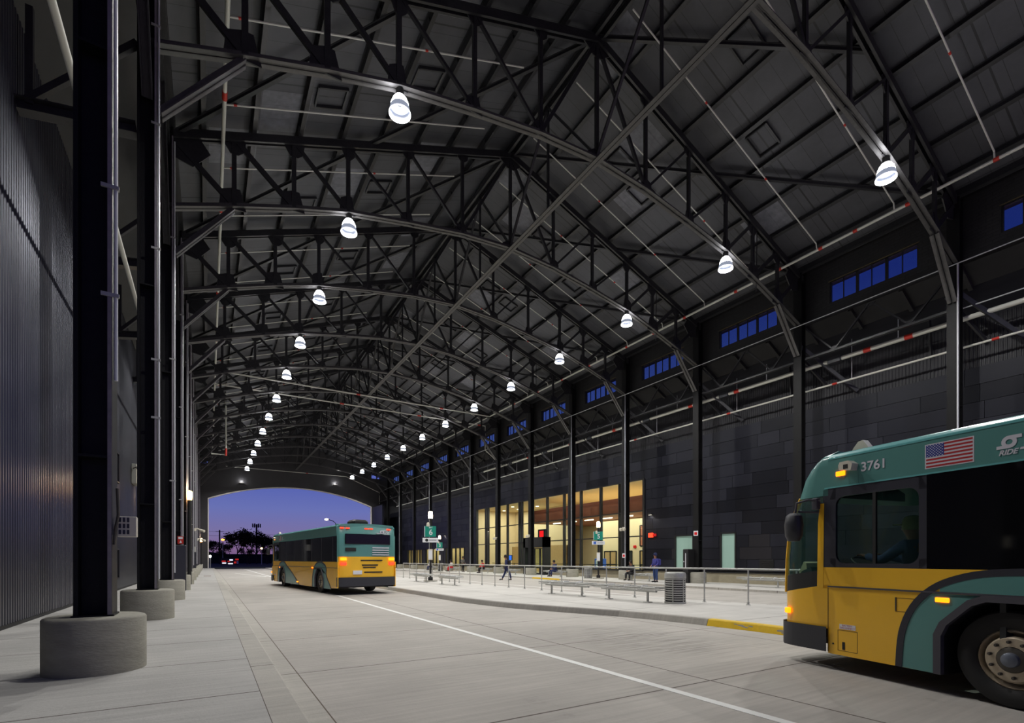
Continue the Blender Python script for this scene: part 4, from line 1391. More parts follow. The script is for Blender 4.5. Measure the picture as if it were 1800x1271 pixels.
    for r_ in (0, 1):
        for (x, y) in P[2:NP - 2]:
            z0_ = max(1.0, 1.15 - .15 * min(1, y / .8))
            z = z0_ if r_ == 0 else (1.36 - .12 * min(1, y / .8))
            b.v.append((x, nose_y(y, z) + .001, z))
    n = NP - 4
    b.f += [(i, i + 1, n + i + 1, n + i) for i in range(n - 1)]; b.m += [0] * (n - 1)
    b.build('glass_border', M['black'], t, smooth=True)
    b = MB()
    zz = [None, 1.5, 1.75, 2.0, 2.2, 2.36]
    for z in zz:
        for (x, y) in P[2:NP - 2]:
            z_ = z if z else (1.36 - .12 * min(1, y / .8))
            b.v.append((x, nose_y(y, z_), z_))
    for r_ in range(len(zz) - 1): b.f += [(r_ * n + i, r_ * n + i + 1, (r_ + 1) * n + i + 1, (r_ + 1) * n + i) for i in range(n - 1)]
    b.m = [0] * len(b.f)
    b.build('windshield', M['wshield'], t, smooth=True)
    # yellow edge of the windscreen running up the nose, and the corner pillar
    for mir in (0, 1):
        b = MB()
        for i in ((7,) if not mir else ()):
            x0_, y0_ = P[6]
            pts = [(x0_ + .0, nose_y(y0_, z) + .004, z) for z in (1.0, 1.25, 1.5, 1.75, 2.0, 2.2, 2.38)]
            b.tube(pts, .028, 6)
        if b.v: b.build('windshield_edge', M['yellow'], t, smooth=True)
        b = MB(); xa, xb = (0, .04) if not mir else (2.5, 2.54)
        b.prism([(.07, 1.1), (.165, 1.1), (.15, 2.0), (.12, 2.26), (.06, 2.26)], xa - (.003 if not mir else 0), xb + (.003 if mir else 0), 'yz'); b.build('corner_pillar', M['yellow'], t)
        b = MB(); b.box(xa, xb, .0, .075, 1.385, 2.44); b.build('corner_pillar', M['navy'], t)
        b = MB(); b.box(xa, xb, 0, .08, 1.1, 1.385); b.build('corner_pillar', M['yellow'], t)
    b = nose([2.36, 2.5, 2.62, 2.75, 2.84, 2.88, 2.91, 2.94, 2.97, 2.985], 0, NP)
    b.build('front_cap', M['teal'], t, smooth=True)
    b = MB(); b.box(.25, 2.29, .5, .53, 2.42, 2.62); b.build('destination_sign', M['tint'], t)
    # bumper
    b = nose([.24, .28, .5, .57, .575], 0, NP, out=.035)
    b.build('bumper', M['bumper'], t, smooth=True)
    # roof band and roof
    for s, xa, xb in ((0, 0, .03), (1, 2.51, 2.54)):
        b = MB(); b.box(xa, xb, REAR + .15, 0, 2.46, 2.84); b.build('roof_band', M['teal'], t)
        xs = [(-.006, 2.452), (-.006, 2.472)]
        b = MB(); b.box(xa - .006, xb + .006, REAR + .15, .05, 2.452, 2.47); b.build('drip_rail', M['tealrail'], t)
        b = MB(); sg = 1 if not s else -1; ox = 0 if not s else 2.54
        prof = [(ox + sg * a, z) for a, z in ((-.004, 2.84), (-.004, 2.862), (.015, 2.875), (.03, 2.90), (.06, 2.915), (.09, 2.90), (.09, 2.84))]
        b.prism(prof, REAR + .15, .0, 'xz'); b.build('roof_rail', M['tealrail'], t)
    b = MB()
    prof = [(.06, 2.86), (.12, 2.93), (.3, 2.965), (.8, 2.99), (1.27, 3.0), (1.74, 2.99), (2.24, 2.965), (2.42, 2.93), (2.48, 2.86)]
    b.prism(prof, REAR + .1, .06, 'xz'); b.build('roof', M['teal'], t)
    b = MB(); b.bevbox(.9, 1.6, REAR + .7, REAR + 1.5, 2.97, 3.22, .08); b.build('roof_unit', M['black'], t)
    b = MB(); b.prism([(-.18, 2.93), (-.20, 2.97), (-.27, 3.05), (-.33, 3.06), (-.42, 2.93)], .2, .3, 'yz'); b.build('roof_antenna', M['whitebox'], t)
    # rear end
    def back(zs, col, name, x0=0, x1=2.54, off=0.0, top=False):
        b = MB()
        PP = [(0, .14), (.03, .06), (.1, .015), (.25, 0), (1.27, -.05), (2.29, 0), (2.44, .015), (2.51, .06), (2.54, .14)]
        n_ = len(PP)
        for z in zs:
            lean = 0 if z < 2.5 else (z - 2.5) * .35
            for (x, y) in PP:
                b.v.append((x0 + x * (x1 - x0) / 2.54, REAR + y - off + lean, z))
        for r_ in range(len(zs) - 1): b.f += [(r_ * n_ + i, r_ * n_ + i + 1, (r_ + 1) * n_ + i + 1, (r_ + 1) * n_ + i) for i in range(n_ - 1)]
        b.m = [0] * len(b.f)
        return b.build(name, M[col], t, smooth=True)
    back([.45, .74, 1.2, 1.6], 'yellow', 'rear_panel')
    back([1.6, 2.0, 2.5, 2.7, 2.86, 2.96], 'teal', 'rear_panel')
    back([.36, .4, .7, .74], 'bumper', 'rear_bumper', -.02, 2.56, .05)
    b = MB(); b.box(.0, .03, REAR + .08, REAR + .16, 1.385, 2.5); b.box(2.51, 2.54, REAR + .08, REAR + .16, 1.385, 2.5); b.build('rear_pillar', M['teal'], t)
    b = MB(); b.bevbox(.28, 2.26, REAR - .07, REAR - .03, 2.12, 2.55, .02); b.build('rear_window', M['tint'], t)
    b = MB()
    for i in range(4): b.box(1.45, 2.2, REAR - .07, REAR - .02, 1.66 + i * .1, 1.7 + i * .1)
    b.build('engine_louvers', M['decal'], t)
    b = MB(); b.bevbox(.3, .75, REAR - .06, REAR - .02, 1.82, 1.97, .01); b.build('rear_vent', M['black'], t)
    b = MB()
    for i, (z_, a, c_) in enumerate(((1.42, .95, 1.9), (1.22, 1.0, 1.7), (1.12, 1.05, 1.6), (.92, 1.1, 1.9))): b.box(a, c_, REAR - .065, REAR - .02, z_, z_ + .05)
    b.build('engine_grille', M['black'], t)
    b = MB(); b.box(.62, 1.0, REAR - .07, REAR - .02, .86, 1.02); b.build('license_plate', M['signwhite'], t)
    for x_ in (.1, 2.2):
        b = MB(); b.bevbox(x_, x_ + .26, REAR - .05, REAR + .02, 1.44, 1.56, .02); b.build('turn_signal', M['amber'], t)
        b = MB(); b.bevbox(x_, x_ + .26, REAR - .05, REAR + .02, 1.25, 1.37, .02); b.build('tail_lamp', M['redlit'], t)
    for x_ in (.12, .35, 1.15, 1.35, 2.15):
        b = MB(); b.bevbox(x_, x_ + .16, REAR + .02, REAR + .12, 2.76, 2.81, .01); b.build('marker_lamp', M['redlit'], t)
    # chassis, floor, interior
    b = MB(); b.box(.03, 2.51, REAR + .15, -9.3, .3, 1.0); b.box(.66, 1.88, -9.3, -1.1, .3, .42); b.box(.03, 2.51, -7.8, -2.7, .3, .42); b.box(.03, 2.51, -1.2, .3, .34, .42); b.box(.64, 1.9, -9.3, -7.8, .42, .9)
    b.build('chassis', M['black'], t)
    b = MB(); b.box(.05, 2.49, -1.9, -1.85, .42, 2.8); b.build('driver_bulkhead', M['offblack'], t)
    b = MB(); b.box(.06, 2.48, .2, .62, .42, 1.12); b.prism([(.25, 1.1), (.62, 1.1), (.5, 1.32), (.35, 1.38)], .1, 1.3, 'yz'); b.build('dashboard', M['offblack'], t)
    b = MB(); b.prism([(.42, 1.12), (.62, 1.12), (.58, 1.3), (.5, 1.46), (.46, 1.44)], .14, .5, 'yz'); b.build('dash_cover', M['dash'], t)
    b = MB(); b.bevbox(.4, .85, -.95, -.5, .85, .98, .03); b.bevbox(.42, .83, -1.05, -.9, .95, 1.75, .04); b.bevbox(.5, .75, -1.03, -.93, 1.75, 1.98, .03); b.box(.5, .75, -.85, -.6, .42, .86)
    b.build('driver_seat', M['offblack'], t)
    b = MB()
    cc = Vector((.62, -.14, 1.42)); ax = Vector((0, -.45, .9)).normalized(); e1 = Vector((1, 0, 0)); e2 = ax.cross(e1)
    b.tube([cc + e1 * .23 * math.cos(a) + e2 * .23 * math.sin(a) for a in [2 * math.pi * i / 20 for i in range(21)]], .016, 6)
    b.tube([cc - e1 * .22, cc + e1 * .22], .014, 6); b.tube([cc + Vector((0, .12, -.3)), cc], .03, 6)
    b.build('steering_wheel', M['black'], t, smooth=True)
    b = MB(); b.tube([(1.5, .3, 1.1), (1.45, -.5, 1.1), (1.4, -.5, 2.3)], .02, 6); b.box(1.38, 1.42, -.9, -.3, 1.0, 2.1); b.build('fare_screen', M['busglass'], t)
    # mirror
    o = bpy.data.objects.new('mirror', None); COL.objects.link(o); o.parent = t; o.location = (-.02, .2, 2.2)
    b = MB(); b.tube([(0, -.1, .1), (-.1, .0, .12), (-.2, .1, .08), (-.22, .12, -.12)], .016, 8); b.tube([(0, -.08, -.06), (-.18, .1, -.04)], .014, 8); b.build('mirror_arm', M['molding'], o, smooth=True)
    b = MB(); b.lathe([(0, -.36), (.08, -.35), (.12, -.28), (.13, -.12), (.11, .0), (.06, .04), (0, .045)], c=(-.22, .13, -.1), n=20)
    b.v = [(-.22 + (v[0] + .22) * .8, v[1], v[2]) for v in b.v]
    b.build('mirror_head', M['bumper'], o, smooth=True)
    b = MB(); b.bevbox(-.05, .02, -.09, .0, -.02, .14, .01); b.build('mirror_bracket', M['molding'], o)
    # small side details
    b = MB(); b.bevbox(-.02, 0, -.25, -.12, 2.60, 2.66, .008); b.build('marker_lamp', M['amber'], t)
    b = MB(); b.bevbox(-.018, 0, -1.44, -1.3, 1.02, 1.07, .008); b.build('marker_lamp', M['amber'], t)
    for (y_, z_) in ((-7.55, 1.08), (-5.0, .34)):
        b = MB(); b.bevbox(-.018, 0, y_ - .12, y_ + .12, z_, z_ + .05, .008); b.build('marker_lamp', M['amber'], t)
    b = MB(); b.bevbox(-.012, .05, .62, .70, .70, .78, .01); b.build('marker_lamp', M['amber'], t)
    o = MB().prism([(-.24, 2.66), (-.40, 2.635), (-.42, 2.72), (-.36, 2.765), (-.25, 2.76), (-.23, 2.72)], -.11, 0, 'yz').build('side_camera', M['whitebox'], t)
    MB().box(-.113, -.108, -.36, -.3, 2.665, 2.72).build('lens', M['black'], o)
    MB().box(-.002, 0, -.42, -.23, 2.47, 2.63).build('camera_plate', M['teal'], t)
    b = MB()      # panel seams and hatches
    b.box(-.0016, 0, -.006, .006, .24, 1.11); b.box(-.0016, 0, -1.226, -1.222, .24, 1.11)
    for (ya, yb, z0_, z1_) in ((-.41, -.14, .28, .55), (-1.15, -.87, .87, 1.03)):
        for q in ((ya, yb, z1_, z1_ + .006), (ya, yb, z0_, z0_ + .006), (ya, ya + .006, z0_, z1_), (yb - .006, yb, z0_, z1_)):
            b.box(-.0017, 0, *q)
    b.build('hatch_seams', mat('dark_yellow_gap', (120, 80, 10), rough=.6), t)
    b = MB(); b.box(-.004, 0, -.24, -.205, .30, .40); b.lathe([(0, -.004), (.012, -.004), (.012, 0)], c=(0, -.075, .36), n=10, axis='x'); b.build('hatch_latch', M['black'], t)
    b = MB(); b.box(-.006, 0, -.885, -.872, .88, 1.04); b.build('hatch_hinge', M['nut'], t)
    pl = MB().box(-.003, -.001, -.385, -.165, .57, .635).build('warning_label', M['signwhite'], t)
    lt = lambda y_, z_: axes((-.0035, y_, z_), (0, -1, 0), (0, 0, 1))
    text('BATTERY', .034, M['flagred'], pl, 'label_text', lt(-.275, .618), depth=.0005)
    text('DISCONNECT', .032, M['flagred'], pl, 'label_text', lt(-.275, .587), depth=.0005)
    # number, flag, ride mark
    for s in (0, 1):
        if s == 0: L3 = lambda y_, z_, o_=.0035: axes((-o_, y_, z_), (0, -1, 0), (0, 0, 1))
        else: L3 = lambda y_, z_, o_=.0035: axes((2.54 + o_, y_, z_), (0, 1, 0), (0, 0, 1))
        if s == 0: text('3761', .162, M['decal'], t, 'bus_number', L3(-.615, 2.663), bold=.003, depth=.001)
        # flag on the left side
        b = MB(); xf = (lambda d: (-d, 0)) if s == 0 else (lambda d: (2.54, 2.54 + d))
        ya, yb, z0_, z1_ = -1.66, -1.195, 2.515, 2.79
        b.box(*xf(.002), ya, yb, z0_, z1_, 0)
        yi, yo, zi, zo = ya + .012, yb - .012, z0_ + .012, z1_ - .012
        hs = (zo - zi) / 13
        for i in range(0, 13, 2): b.box(*xf(.003), yi, yo, zo - (i + 1) * hs, zo - i * hs, 1)
        cy0, cy1 = (yo - (yo - yi) * .4, yo) if s == 0 else (yi, yi + (yo - yi) * .4)
        b.box(*xf(.0036), cy0, cy1, zo - 7 * hs, zo, 2)
        for r_ in range(9):
            for c_ in range(6 if r_ % 2 == 0 else 5):
                yy = cy0 + (cy1 - cy0) * ((c_ + .5) / 6 if r_ % 2 == 0 else (c_ + 1) / 6); zz_ = zo - 7 * hs + 7 * hs * (r_ + .5) / 9
                xx = -.0042 if s == 0 else 2.5442
                b.add([(xx, yy + .0065 * math.cos(a), zz_ + .0065 * math.sin(a)) for a in [2 * math.pi * q / 5 for q in range(5)]], [(0, 1, 2, 3, 4)], 0)
        b.build('flag_decal', [M['decal'], M['flagred'], M['flagblue']], t)
        # ride mark: two bars hooked round an oval
        sg = -1 if s == 0 else 1
        yc_ = -1.95
        def G(u_, v_): return (yc_ + sg * u_, 2.66 + v_)
        b = MB()
        d0, d1 = ((-.0035, -.001) if s == 0 else (2.541, 2.5435))
        n_ = 22
        for i in range(n_):
            a, c_ = 2 * math.pi * i / n_, 2 * math.pi * (i + 1) / n_
            q = [G(.062 * math.cos(a), .062 * math.sin(a)), G(.062 * math.cos(c_), .062 * math.sin(c_)), G(.028 * math.cos(c_), .026 * math.sin(c_)), G(.028 * math.cos(a), .026 * math.sin(a))]
            b.prism(q, d0, d1, 'yz')
        b.prism([G(-.0, .062), G(.1, .062), G(.1, .028), G(.02, .028)], d0 - .0003, d1, 'yz')
        b.prism([G(-.1, -.03), G(-.1, -.062), G(.0, -.062), G(-.02, -.03)], d0 - .0003, d1, 'yz')
        b.prism([G(.09, -.07), G(.42, -.07), G(.42, -.092), G(.085, -.092)], d0, d1, 'yz')
        b.build('ride_mark', M['decal'], t)
        text('RIDE', .07, M['decal'], t, 'ride_text', L3(yc_ + sg * -.01, 2.557), bold=.002, shear=.3, depth=.001)
    # same mark on the rear
    rb = lambda x_, z_, o_=.08: axes((x_, REAR - o_ + .16, z_), (1, 0, 0), (0, 0, 1))
    b = MB()
    for i in range(20):
        a, c_ = 2 * math.pi * i / 20, 2 * math.pi * (i + 1) / 20
        b.prism([(1.9 + .1 * math.cos(a), 2.66 + .07 * math.sin(a)), (1.9 + .1 * math.cos(c_), 2.66 + .07 * math.sin(c_)), (1.9 + .05 * math.cos(c_), 2.66 + .03 * math.sin(c_)), (1.9 + .05 * math.cos(a), 2.66 + .03 * math.sin(a))], REAR - .03, REAR + .02, 'xz')
    b.box(1.9, 2.15, REAR - .03, REAR + .02, 2.70, 2.73); b.box(1.65, 1.9, REAR - .03, REAR + .02, 2.59, 2.62)
    b.build('ride_mark', M['decal'], t)
    text('RIDE', .13, M['decal'], t, 'ride_text', axes((2.05, REAR - .06, 2.60), (1, 0, 0), (0, 0, 1)), bold=.003, shear=.3, depth=.004)
    return t


bus = build_bus()
bus['label'] = 'large yellow and teal city bus at the right edge with its driver visible'
bus2 = dup(bus, loc=(3.25, 32.1, -.15), rz=math.radians(6.55), label='yellow and teal city bus driving away through the hall, rear lamps lit', skip=('bus_number',))

# ------------------------------------------------------------------ people
POSES = {
    'stand': dict(pelvis=(0, 0, .95), chest=(0, .01, 1.3), neck=(0, .01, 1.46), head=(0, .04, 1.66), sh=(.19, 0, 1.4), el=(.25, .0, 1.13), wr=(.2, .16, 1.02), hip=(.1, 0, .9), kn=(.11, .02, .5), an=(.11, -.02, .08), toe=(.13, .15, .04)),
    'sit': dict(pelvis=(0, 0, .52), chest=(0, .06, .86), neck=(0, .1, 1.02), head=(0, .16, 1.2), sh=(.19, .06, .97), el=(.25, .16, .72), wr=(.1, .38, .66), hip=(.1, .04, .5), kn=(.14, .45, .5), an=(.14, .46, .1), toe=(.15, .63, .05)),
    'drive': dict(pelvis=(0, 0, .5), chest=(0, .0, .86), neck=(0, .02, 1.02), head=(0, .07, 1.2), sh=(.19, .02, .98), el=(.25, .26, .78), wr=(.18, .52, .84), hip=(.1, .04, .5), kn=(.14, .45, .5), an=(.14, .6, .12), toe=(.15, .76, .1)),
    'walk': dict(pelvis=(0, 0, .93), chest=(0, .04, 1.28), neck=(0, .05, 1.44), head=(0, .09, 1.63), sh=(.19, .03, 1.38), el=(.24, -.06, 1.12), wr=(.22, .08, .92), hip=(.1, 0, .89), kn=(.11, .12, .5), an=(.11, .3, .1), toe=(.12, .46, .08)),
}


def skin_obj(name, nodes, edges, radii, m, parent, levels=1):
    me = bpy.data.meshes.new(name)
    me.from_pydata(nodes, edges, [])
    me.materials.append(m)
    bm = bmesh.new(); bm.from_mesh(me)
    ly = bm.verts.layers.skin.verify()
    bm.verts.ensure_lookup_table()
    for i, v in enumerate(bm.verts):
        r = radii[i]
        v[ly].radius = r if isinstance(r, tuple) else (r, r)
        v[ly].use_root = (i == 0)
    bm.to_mesh(me); bm.free()
    o = bpy.data.objects.new(name, me); COL.objects.link(o)
    md = o.modifiers.new('skin', 'SKIN'); md.use_smooth_shade = True
    sd = o.modifiers.new('subsurf', 'SUBSURF'); sd.levels = levels; sd.render_levels = levels
    if parent: o.parent = parent
    return o


def person(label, loc, rz, pose, top, legs, hat=None, scale=1.0, bag=None, group=None):
    p = POSES[pose]
    t = thing('person', label, 'person', loc, rz, group)
    t.scale = (scale,) * 3
    X = lambda n, s: (p[n][0] * s, p[n][1], p[n][2])
    N = [p['pelvis'], p['chest'], p['neck'], (p['head'][0], p['head'][1] - .02, p['head'][2] - .09), p['head'], (p['head'][0], p['head'][1], p['head'][2] + .08), (p['head'][0], p['head'][1] + .115, p['head'][2] - .02)]
    R = [(.13, .1), (.14, .1), .055, .075, (.085, .1), (.065, .08), .014]
    E = [(0, 1), (1, 2), (2, 3), (3, 4), (4, 5), (4, 6)]
    for s in (-1, 1):
        i = len(N)
        flip = -1 if (pose == 'walk' and s < 0) else 1
        def L(n):
            q = p[n]; return (q[0] * s, q[1] * (flip if n in ('kn', 'an', 'toe', 'el', 'wr') else 1) - (.1 if flip < 0 and n == 'kn' else 0), q[2])
        wr = Vector(L('wr')); el_ = Vector(L('el')); d = (wr - el_).normalized()
        hand = wr + d * .07
        N += [L('sh'), L('el'), tuple(wr), tuple(hand), L('hip'), L('kn'), L('an')]
        R += [.06, .045, .028, (.036, .018), .085, .06, .042]
        E += [(1, i), (i, i + 1), (i + 1, i + 2), (i + 2, i + 3), (0, i + 4), (i + 4, i + 5), (i + 5, i + 6)]
        side = d.cross(Vector((0, 0, 1))); side = side.normalized() if side.length > .1 else Vector((1, 0, 0))
        for f_, o_ in enumerate((-.026, -.009, .009, .026)):
            j = len(N); b1 = hand + side * o_ + d * .02; b2 = b1 + d * (.035 + .006 * (f_ in (1, 2))) + Vector((0, 0, -.014)); b3 = b2 + d * .012 + Vector((0, 0, -.022))
            N += [tuple(b1), tuple(b2), tuple(b3)]; R += [.009, .008, .007]; E += [(i + 3, j), (j, j + 1), (j + 1, j + 2)]
        j = len(N); th = wr + d * .03 - side * .035 * s; N += [tuple(th), tuple(th + d * .03 + Vector((0, 0, -.01)))]; R += [.01, .008]; E += [(i + 2, j), (j, j + 1)]
    skin_obj('body', N, E, R, M['skin'], t)
    # jacket
    N = [p['pelvis'], ((p['pelvis'][0] + p['chest'][0]) / 2, (p['pelvis'][1] + p['chest'][1]) / 2, (p['pelvis'][2] + p['chest'][2]) / 2), p['chest'], (p['neck'][0], p['neck'][1], p['neck'][2] - .03)]
    R = [(.17, .125), (.165, .12), (.175, .125), .075]
    E = [(0, 1), (1, 2), (2, 3)]
    for s in (-1, 1):
        flip = -1 if (pose == 'walk' and s < 0) else 1
        i = len(N)
        a = (p['sh'][0] * s, p['sh'][1], p['sh'][2]); e_ = (p['el'][0] * s, p['el'][1] * flip, p['el'][2]); w_ = (p['wr'][0] * s, p['wr'][1] * flip, p['wr'][2])
        N += [a, e_, w_]; R += [.08, .065, .05]; E += [(2, i), (i, i + 1), (i + 1, i + 2)]
    skin_obj('jacket', N, E, R, top, t)
    N = [(p['pelvis'][0], p['pelvis'][1], p['pelvis'][2])]; R = [(.15, .12)]; E = []
    for s in (-1, 1):
        flip = -1 if (pose == 'walk' and s < 0) else 1
        i = len(N)
        N += [(p['hip'][0] * s, p['hip'][1], p['hip'][2]), (p['kn'][0] * s, p['kn'][1] * flip - (.1 if flip < 0 else 0), p['kn'][2]), (p['an'][0] * s, p['an'][1] * flip, p['an'][2] + .03)]
        R += [.105, .078, .062]; E += [(0, i), (i, i + 1), (i + 1, i + 2)]
    skin_obj('trousers', N, E, R, legs, t)
    for s in (-1, 1):
        flip = -1 if (pose == 'walk' and s < 0) else 1
        an = Vector((p['an'][0] * s, p['an'][1] * flip, p['an'][2])); toe = an + Vector((.02 * s, .17, -.035)); heel = an + Vector((0, -.05, -.03))
        skin_obj('shoe', [tuple(an), tuple(heel), tuple(toe), tuple(toe + Vector((0, .05, 0)))], [(0, 1), (0, 2), (2, 3)], [.045, .042, .042, .03], M['shoe'], t)
    h = p['head']
    b = MB(); b.lathe([(.104, -.05), (.112, .0), (.108, .06), (.08, .115), (.03, .135), (0, .137)], c=(h[0], h[1] - .02, h[2] + .02), n=18)
    if hat:
        b.prism([(-.08, h[2] + .035), (.08, h[2] + .035), (.08, h[2] + .05), (-.08, h[2] + .05)], h[1] + .06, h[1] + .17, 'xz')
        b.build('cap', hat, t, smooth=True)
    else: b.build('hair', M['hair'], t, smooth=True)
    if bag:
        b = MB(); c_ = p['chest']; b.bevbox(-.15, .15, c_[1] - .32, c_[1] - .12, c_[2] - .28, c_[2] + .14, .05); b.build('backpack', bag, t)
    return t


dr = person('bus driver in a blue shirt and yellow-green cap seated behind the driver window', (0, 0, 0), 0, 'drive', M['shirt'], M['darkcloth'], hat=M['yellowcap'])
cr_, sr_ = .977, .214
ux, uy = .62, -.72
dr.location = (7.21 + ux * .977 + uy * .214, 3.59 - ux * .214 + uy * .977, -.15 + .70)
dr.rotation_euler = (0, 0, -math.atan2(.214, .977))
person('man in a blue jacket and jeans standing on the far sidewalk', (23.75, 21.95, -.1), math.radians(80), 'stand', M['bluecoat'], M['denim'], hat=M['navycloth'], scale=1.02, bag=M['bluecoat'])
person('person in dark clothes seated on a far bench behind the railing post', (24.3, 24.55, -.1), math.radians(100), 'sit', M['darkcloth'], M['darkcloth'], scale=1.02)
person('person in navy seated and leaning forward near the entrance', (24.3, 33.2, -.1), math.radians(85), 'sit', M['navycloth'], M['navycloth'], scale=1.02)
person('person in dark blue walking across the second roadway', (18.4, 31.1, -.2), math.radians(60), 'walk', M['navycloth'], M['navycloth'], scale=1.05, bag=M['darkcloth'])
person('person in a red jacket seated before the tall glass front', (24.2, 45.6, -.1), math.radians(85), 'sit', M['redcloth'], M['darkcloth'], scale=1.02)
person('person in white top and red trousers seated by the far glazing', (24.2, 53.4, -.1), math.radians(90), 'sit', M['whitecloth'], M['redcloth'], scale=1.02)
person('person with a dark backpack standing by the far glazing', (24.6, 51.3, -.1), math.radians(200), 'stand', M['greycloth'], M['darkcloth'], bag=M['darkcloth'], scale=.98)
person('person in pale clothes seated on the farthest bench', (24.2, 59.8, -.1), math.radians(100), 'sit', M['whitecloth'], M['navycloth'])

# ------------------------------------------------------------------ benches
def build_bench():
    t = thing('bench', '', 'bench', (11.6, 11.95, 0), group='steel benches on the island')
    b = MB(); b.bar((0, -1.15, .36), (0, 1.15, .36), .09, .07); b.build('beam', M['galv'], t)
    for y_ in (-.82, .82):
        b = MB(); b.tube([(0, y_, .01), (0, y_, .34)], .04, 10); b.bevbox(-.11, .11, y_ - .11, y_ + .11, 0, .025, .01); b.build('leg', M['galv'], t)
    # perforated seats: rounded frames with rods
    for i in range(4):
        y_ = -1.05 + i * .7
        b = MB()
        ya, yb = y_ - .32, y_ + .32
        rim = [(-.24, ya + .06), (-.18, ya), (.2, ya), (.26, ya + .06), (.26, yb - .06), (.2, yb), (-.18, yb), (-.24, yb - .06), (-.24, ya + .06)]
        b.tube([(x_, yy, .46 + .02 * abs(x_) / .26) for x_, yy in rim], .018, 6)
        b.tube([(x_, yy, .40) for x_, yy in rim], .012, 6)
        for j in range(9):
            yy = ya + .05 + j * (yb - ya - .1) / 8
            b.tube([(-.24, yy, .47), (-.1, yy, .445), (.1, yy, .445), (.26, yy, .47)], .01, 5)
            b.tube([(-.24, yy, .40), (-.24, yy, .47)], .006, 5); b.tube([(.26, yy, .40), (.26, yy, .47)], .006, 5)
        b.build('seat', M['galv'], t)
    for y_ in (-.7, 0, .7):
        b = MB(); b.tube([(-.2, y_ - .02, .42), (-.12, y_, .52), (.12, y_, .52), (.22, y_ + .02, .42)], .014, 6); b.tube([(-.2, y_ + .03, .42), (-.05, y_ - .03, .5)], .01, 5); b.build('seat_divider', M['conduit'], t)
    return t


bn = build_bench(); bn.location = (11.62, 11.93, 0); bn.rotation_euler = (0, 0, math.radians(4))
bn['label'] = 'nearest perforated steel bench on the island, left of the bin'
dup(bn, loc=(11.48, 15.0, 0), rz=math.radians(6), label='second steel bench on the island, left of the nearest one')
dup(bn, loc=(10.75, 24.2, 0), rz=0, label='steel bench on the island just right of the bay six pole')
dup(bn, loc=(10.74, 28.08, 0), rz=0, label='farthest steel bench on the island, left of the bay six pole')
for x_, y_, lab in ((24.5, 15.4, 'steel bench on the far sidewalk beside the front of the near bus'), (24.5, 24.0, 'steel bench on the far sidewalk behind the standing man'),
                    (24.5, 33.6, 'steel bench on the far sidewalk near the entrance portal'), (24.5, 40.6, 'steel bench on the far sidewalk left of the entrance portal'),
                    (24.5, 46.0, 'steel bench under the person in the red jacket'), (24.5, 53.8, 'steel bench under the person in red trousers'), (24.5, 60.0, 'farthest steel bench on the far sidewalk')):
    q = dup(bn, loc=(x_, y_, -.1), rz=0, label=lab); q['group'] = 'steel benches on the far sidewalk'


# ------------------------------------------------------------------ bins
def build_bin():
    t = thing('trash_bin', '', 'bin', (12.15, 10.45, 0))
    b = MB(); b.lathe([(.285, .03), (.285, .76)], n=28); b.build('liner', M['black'], t, smooth=True)
    b = MB()
    for i in range(10):
        z_ = .1 + i * .068
        b.lathe([(.292, z_), (.305, z_ + .01), (.305, z_ + .03), (.292, z_ + .04)], n=32)
    b.build('slat_rings', M['galv'], t, smooth=True)
    b = MB()
    for i in range(6):
        a = i * math.pi / 3 + .5
        b.bar((.312 * math.cos(a), .312 * math.sin(a), .04), (.312 * math.cos(a), .312 * math.sin(a), .78), .03, .012, up=(math.cos(a), math.sin(a), 0))
    b.build('uprights', M['galv'], t)
    b = MB(); b.lathe([(.28, .0), (.315, .0), (.32, .02), (.315, .06), (.28, .06)], n=32); b.build('base_ring', M['galv'], t, smooth=True)
    b = MB(); b.lathe([(.3, .76), (.315, .76), (.318, .8), (.315, .9), (.29, .94), (.2, .95), (.15, .93), (.12, .8)], n=32); b.build('lid', M['galv'], t, smooth=True)
    return t


bi = build_bin(); bi['label'] = 'round slatted metal trash bin on the island beside the railing'
dup(bi, loc=(24.4, 29.2, -.1), label='round slatted metal trash bin on the far sidewalk right of pole five')
dup(bi, loc=(24.3, 57.0, -.1), label='round metal trash bin on the far sidewalk behind pole six')

# ------------------------------------------------------------------ railing
RP = [(13.73, 7.65), (13.53, 8.95), (13.31, 10.3), (13.07, 11.62), (12.79, 12.78), (12.52, 13.94), (12.44, 15.22), (12.38, 16.49), (12.31, 17.83), (12.27, 19.13), (12.23, 20.48), (12.19, 21.75), (12.16, 23.07), (12.12, 24.39), (12.1, 25.71), (12.09, 27.02), (12.08, 28.35), (12.07, 29.6), (12.06, 30.84), (12.05, 32.38), (12.04, 33.71), (12.03, 35.0)]
t = thing('guard_rail', 'long galvanised steel guard rail along the back of the island', 'railing', (12.3, 20, 0))
O_ = Vector((12.3, 20, 0))
full = [(13.95, 6.3), (14.0, 5.0)][::-1] + RP
b = MB(); b.tube([Vector((x_, y_, 1.05)) - O_ for x_, y_ in full], .028, 10); b.build('handrail', M['galv'], t, smooth=True)
for (x_, y_) in full:
    b = MB(); v = Vector((x_, y_, 0)) - O_
    b.tube([v + Vector((0, 0, .0)), v + Vector((0, 0, 1.04))], .022, 8)
    b.lathe([(.0, .0), (.07, .0), (.07, .012), (.035, .02), (.035, .09), (.022, .1)], c=tuple(v), n=14)
    b.build('post', M['galv'], t, smooth=True)


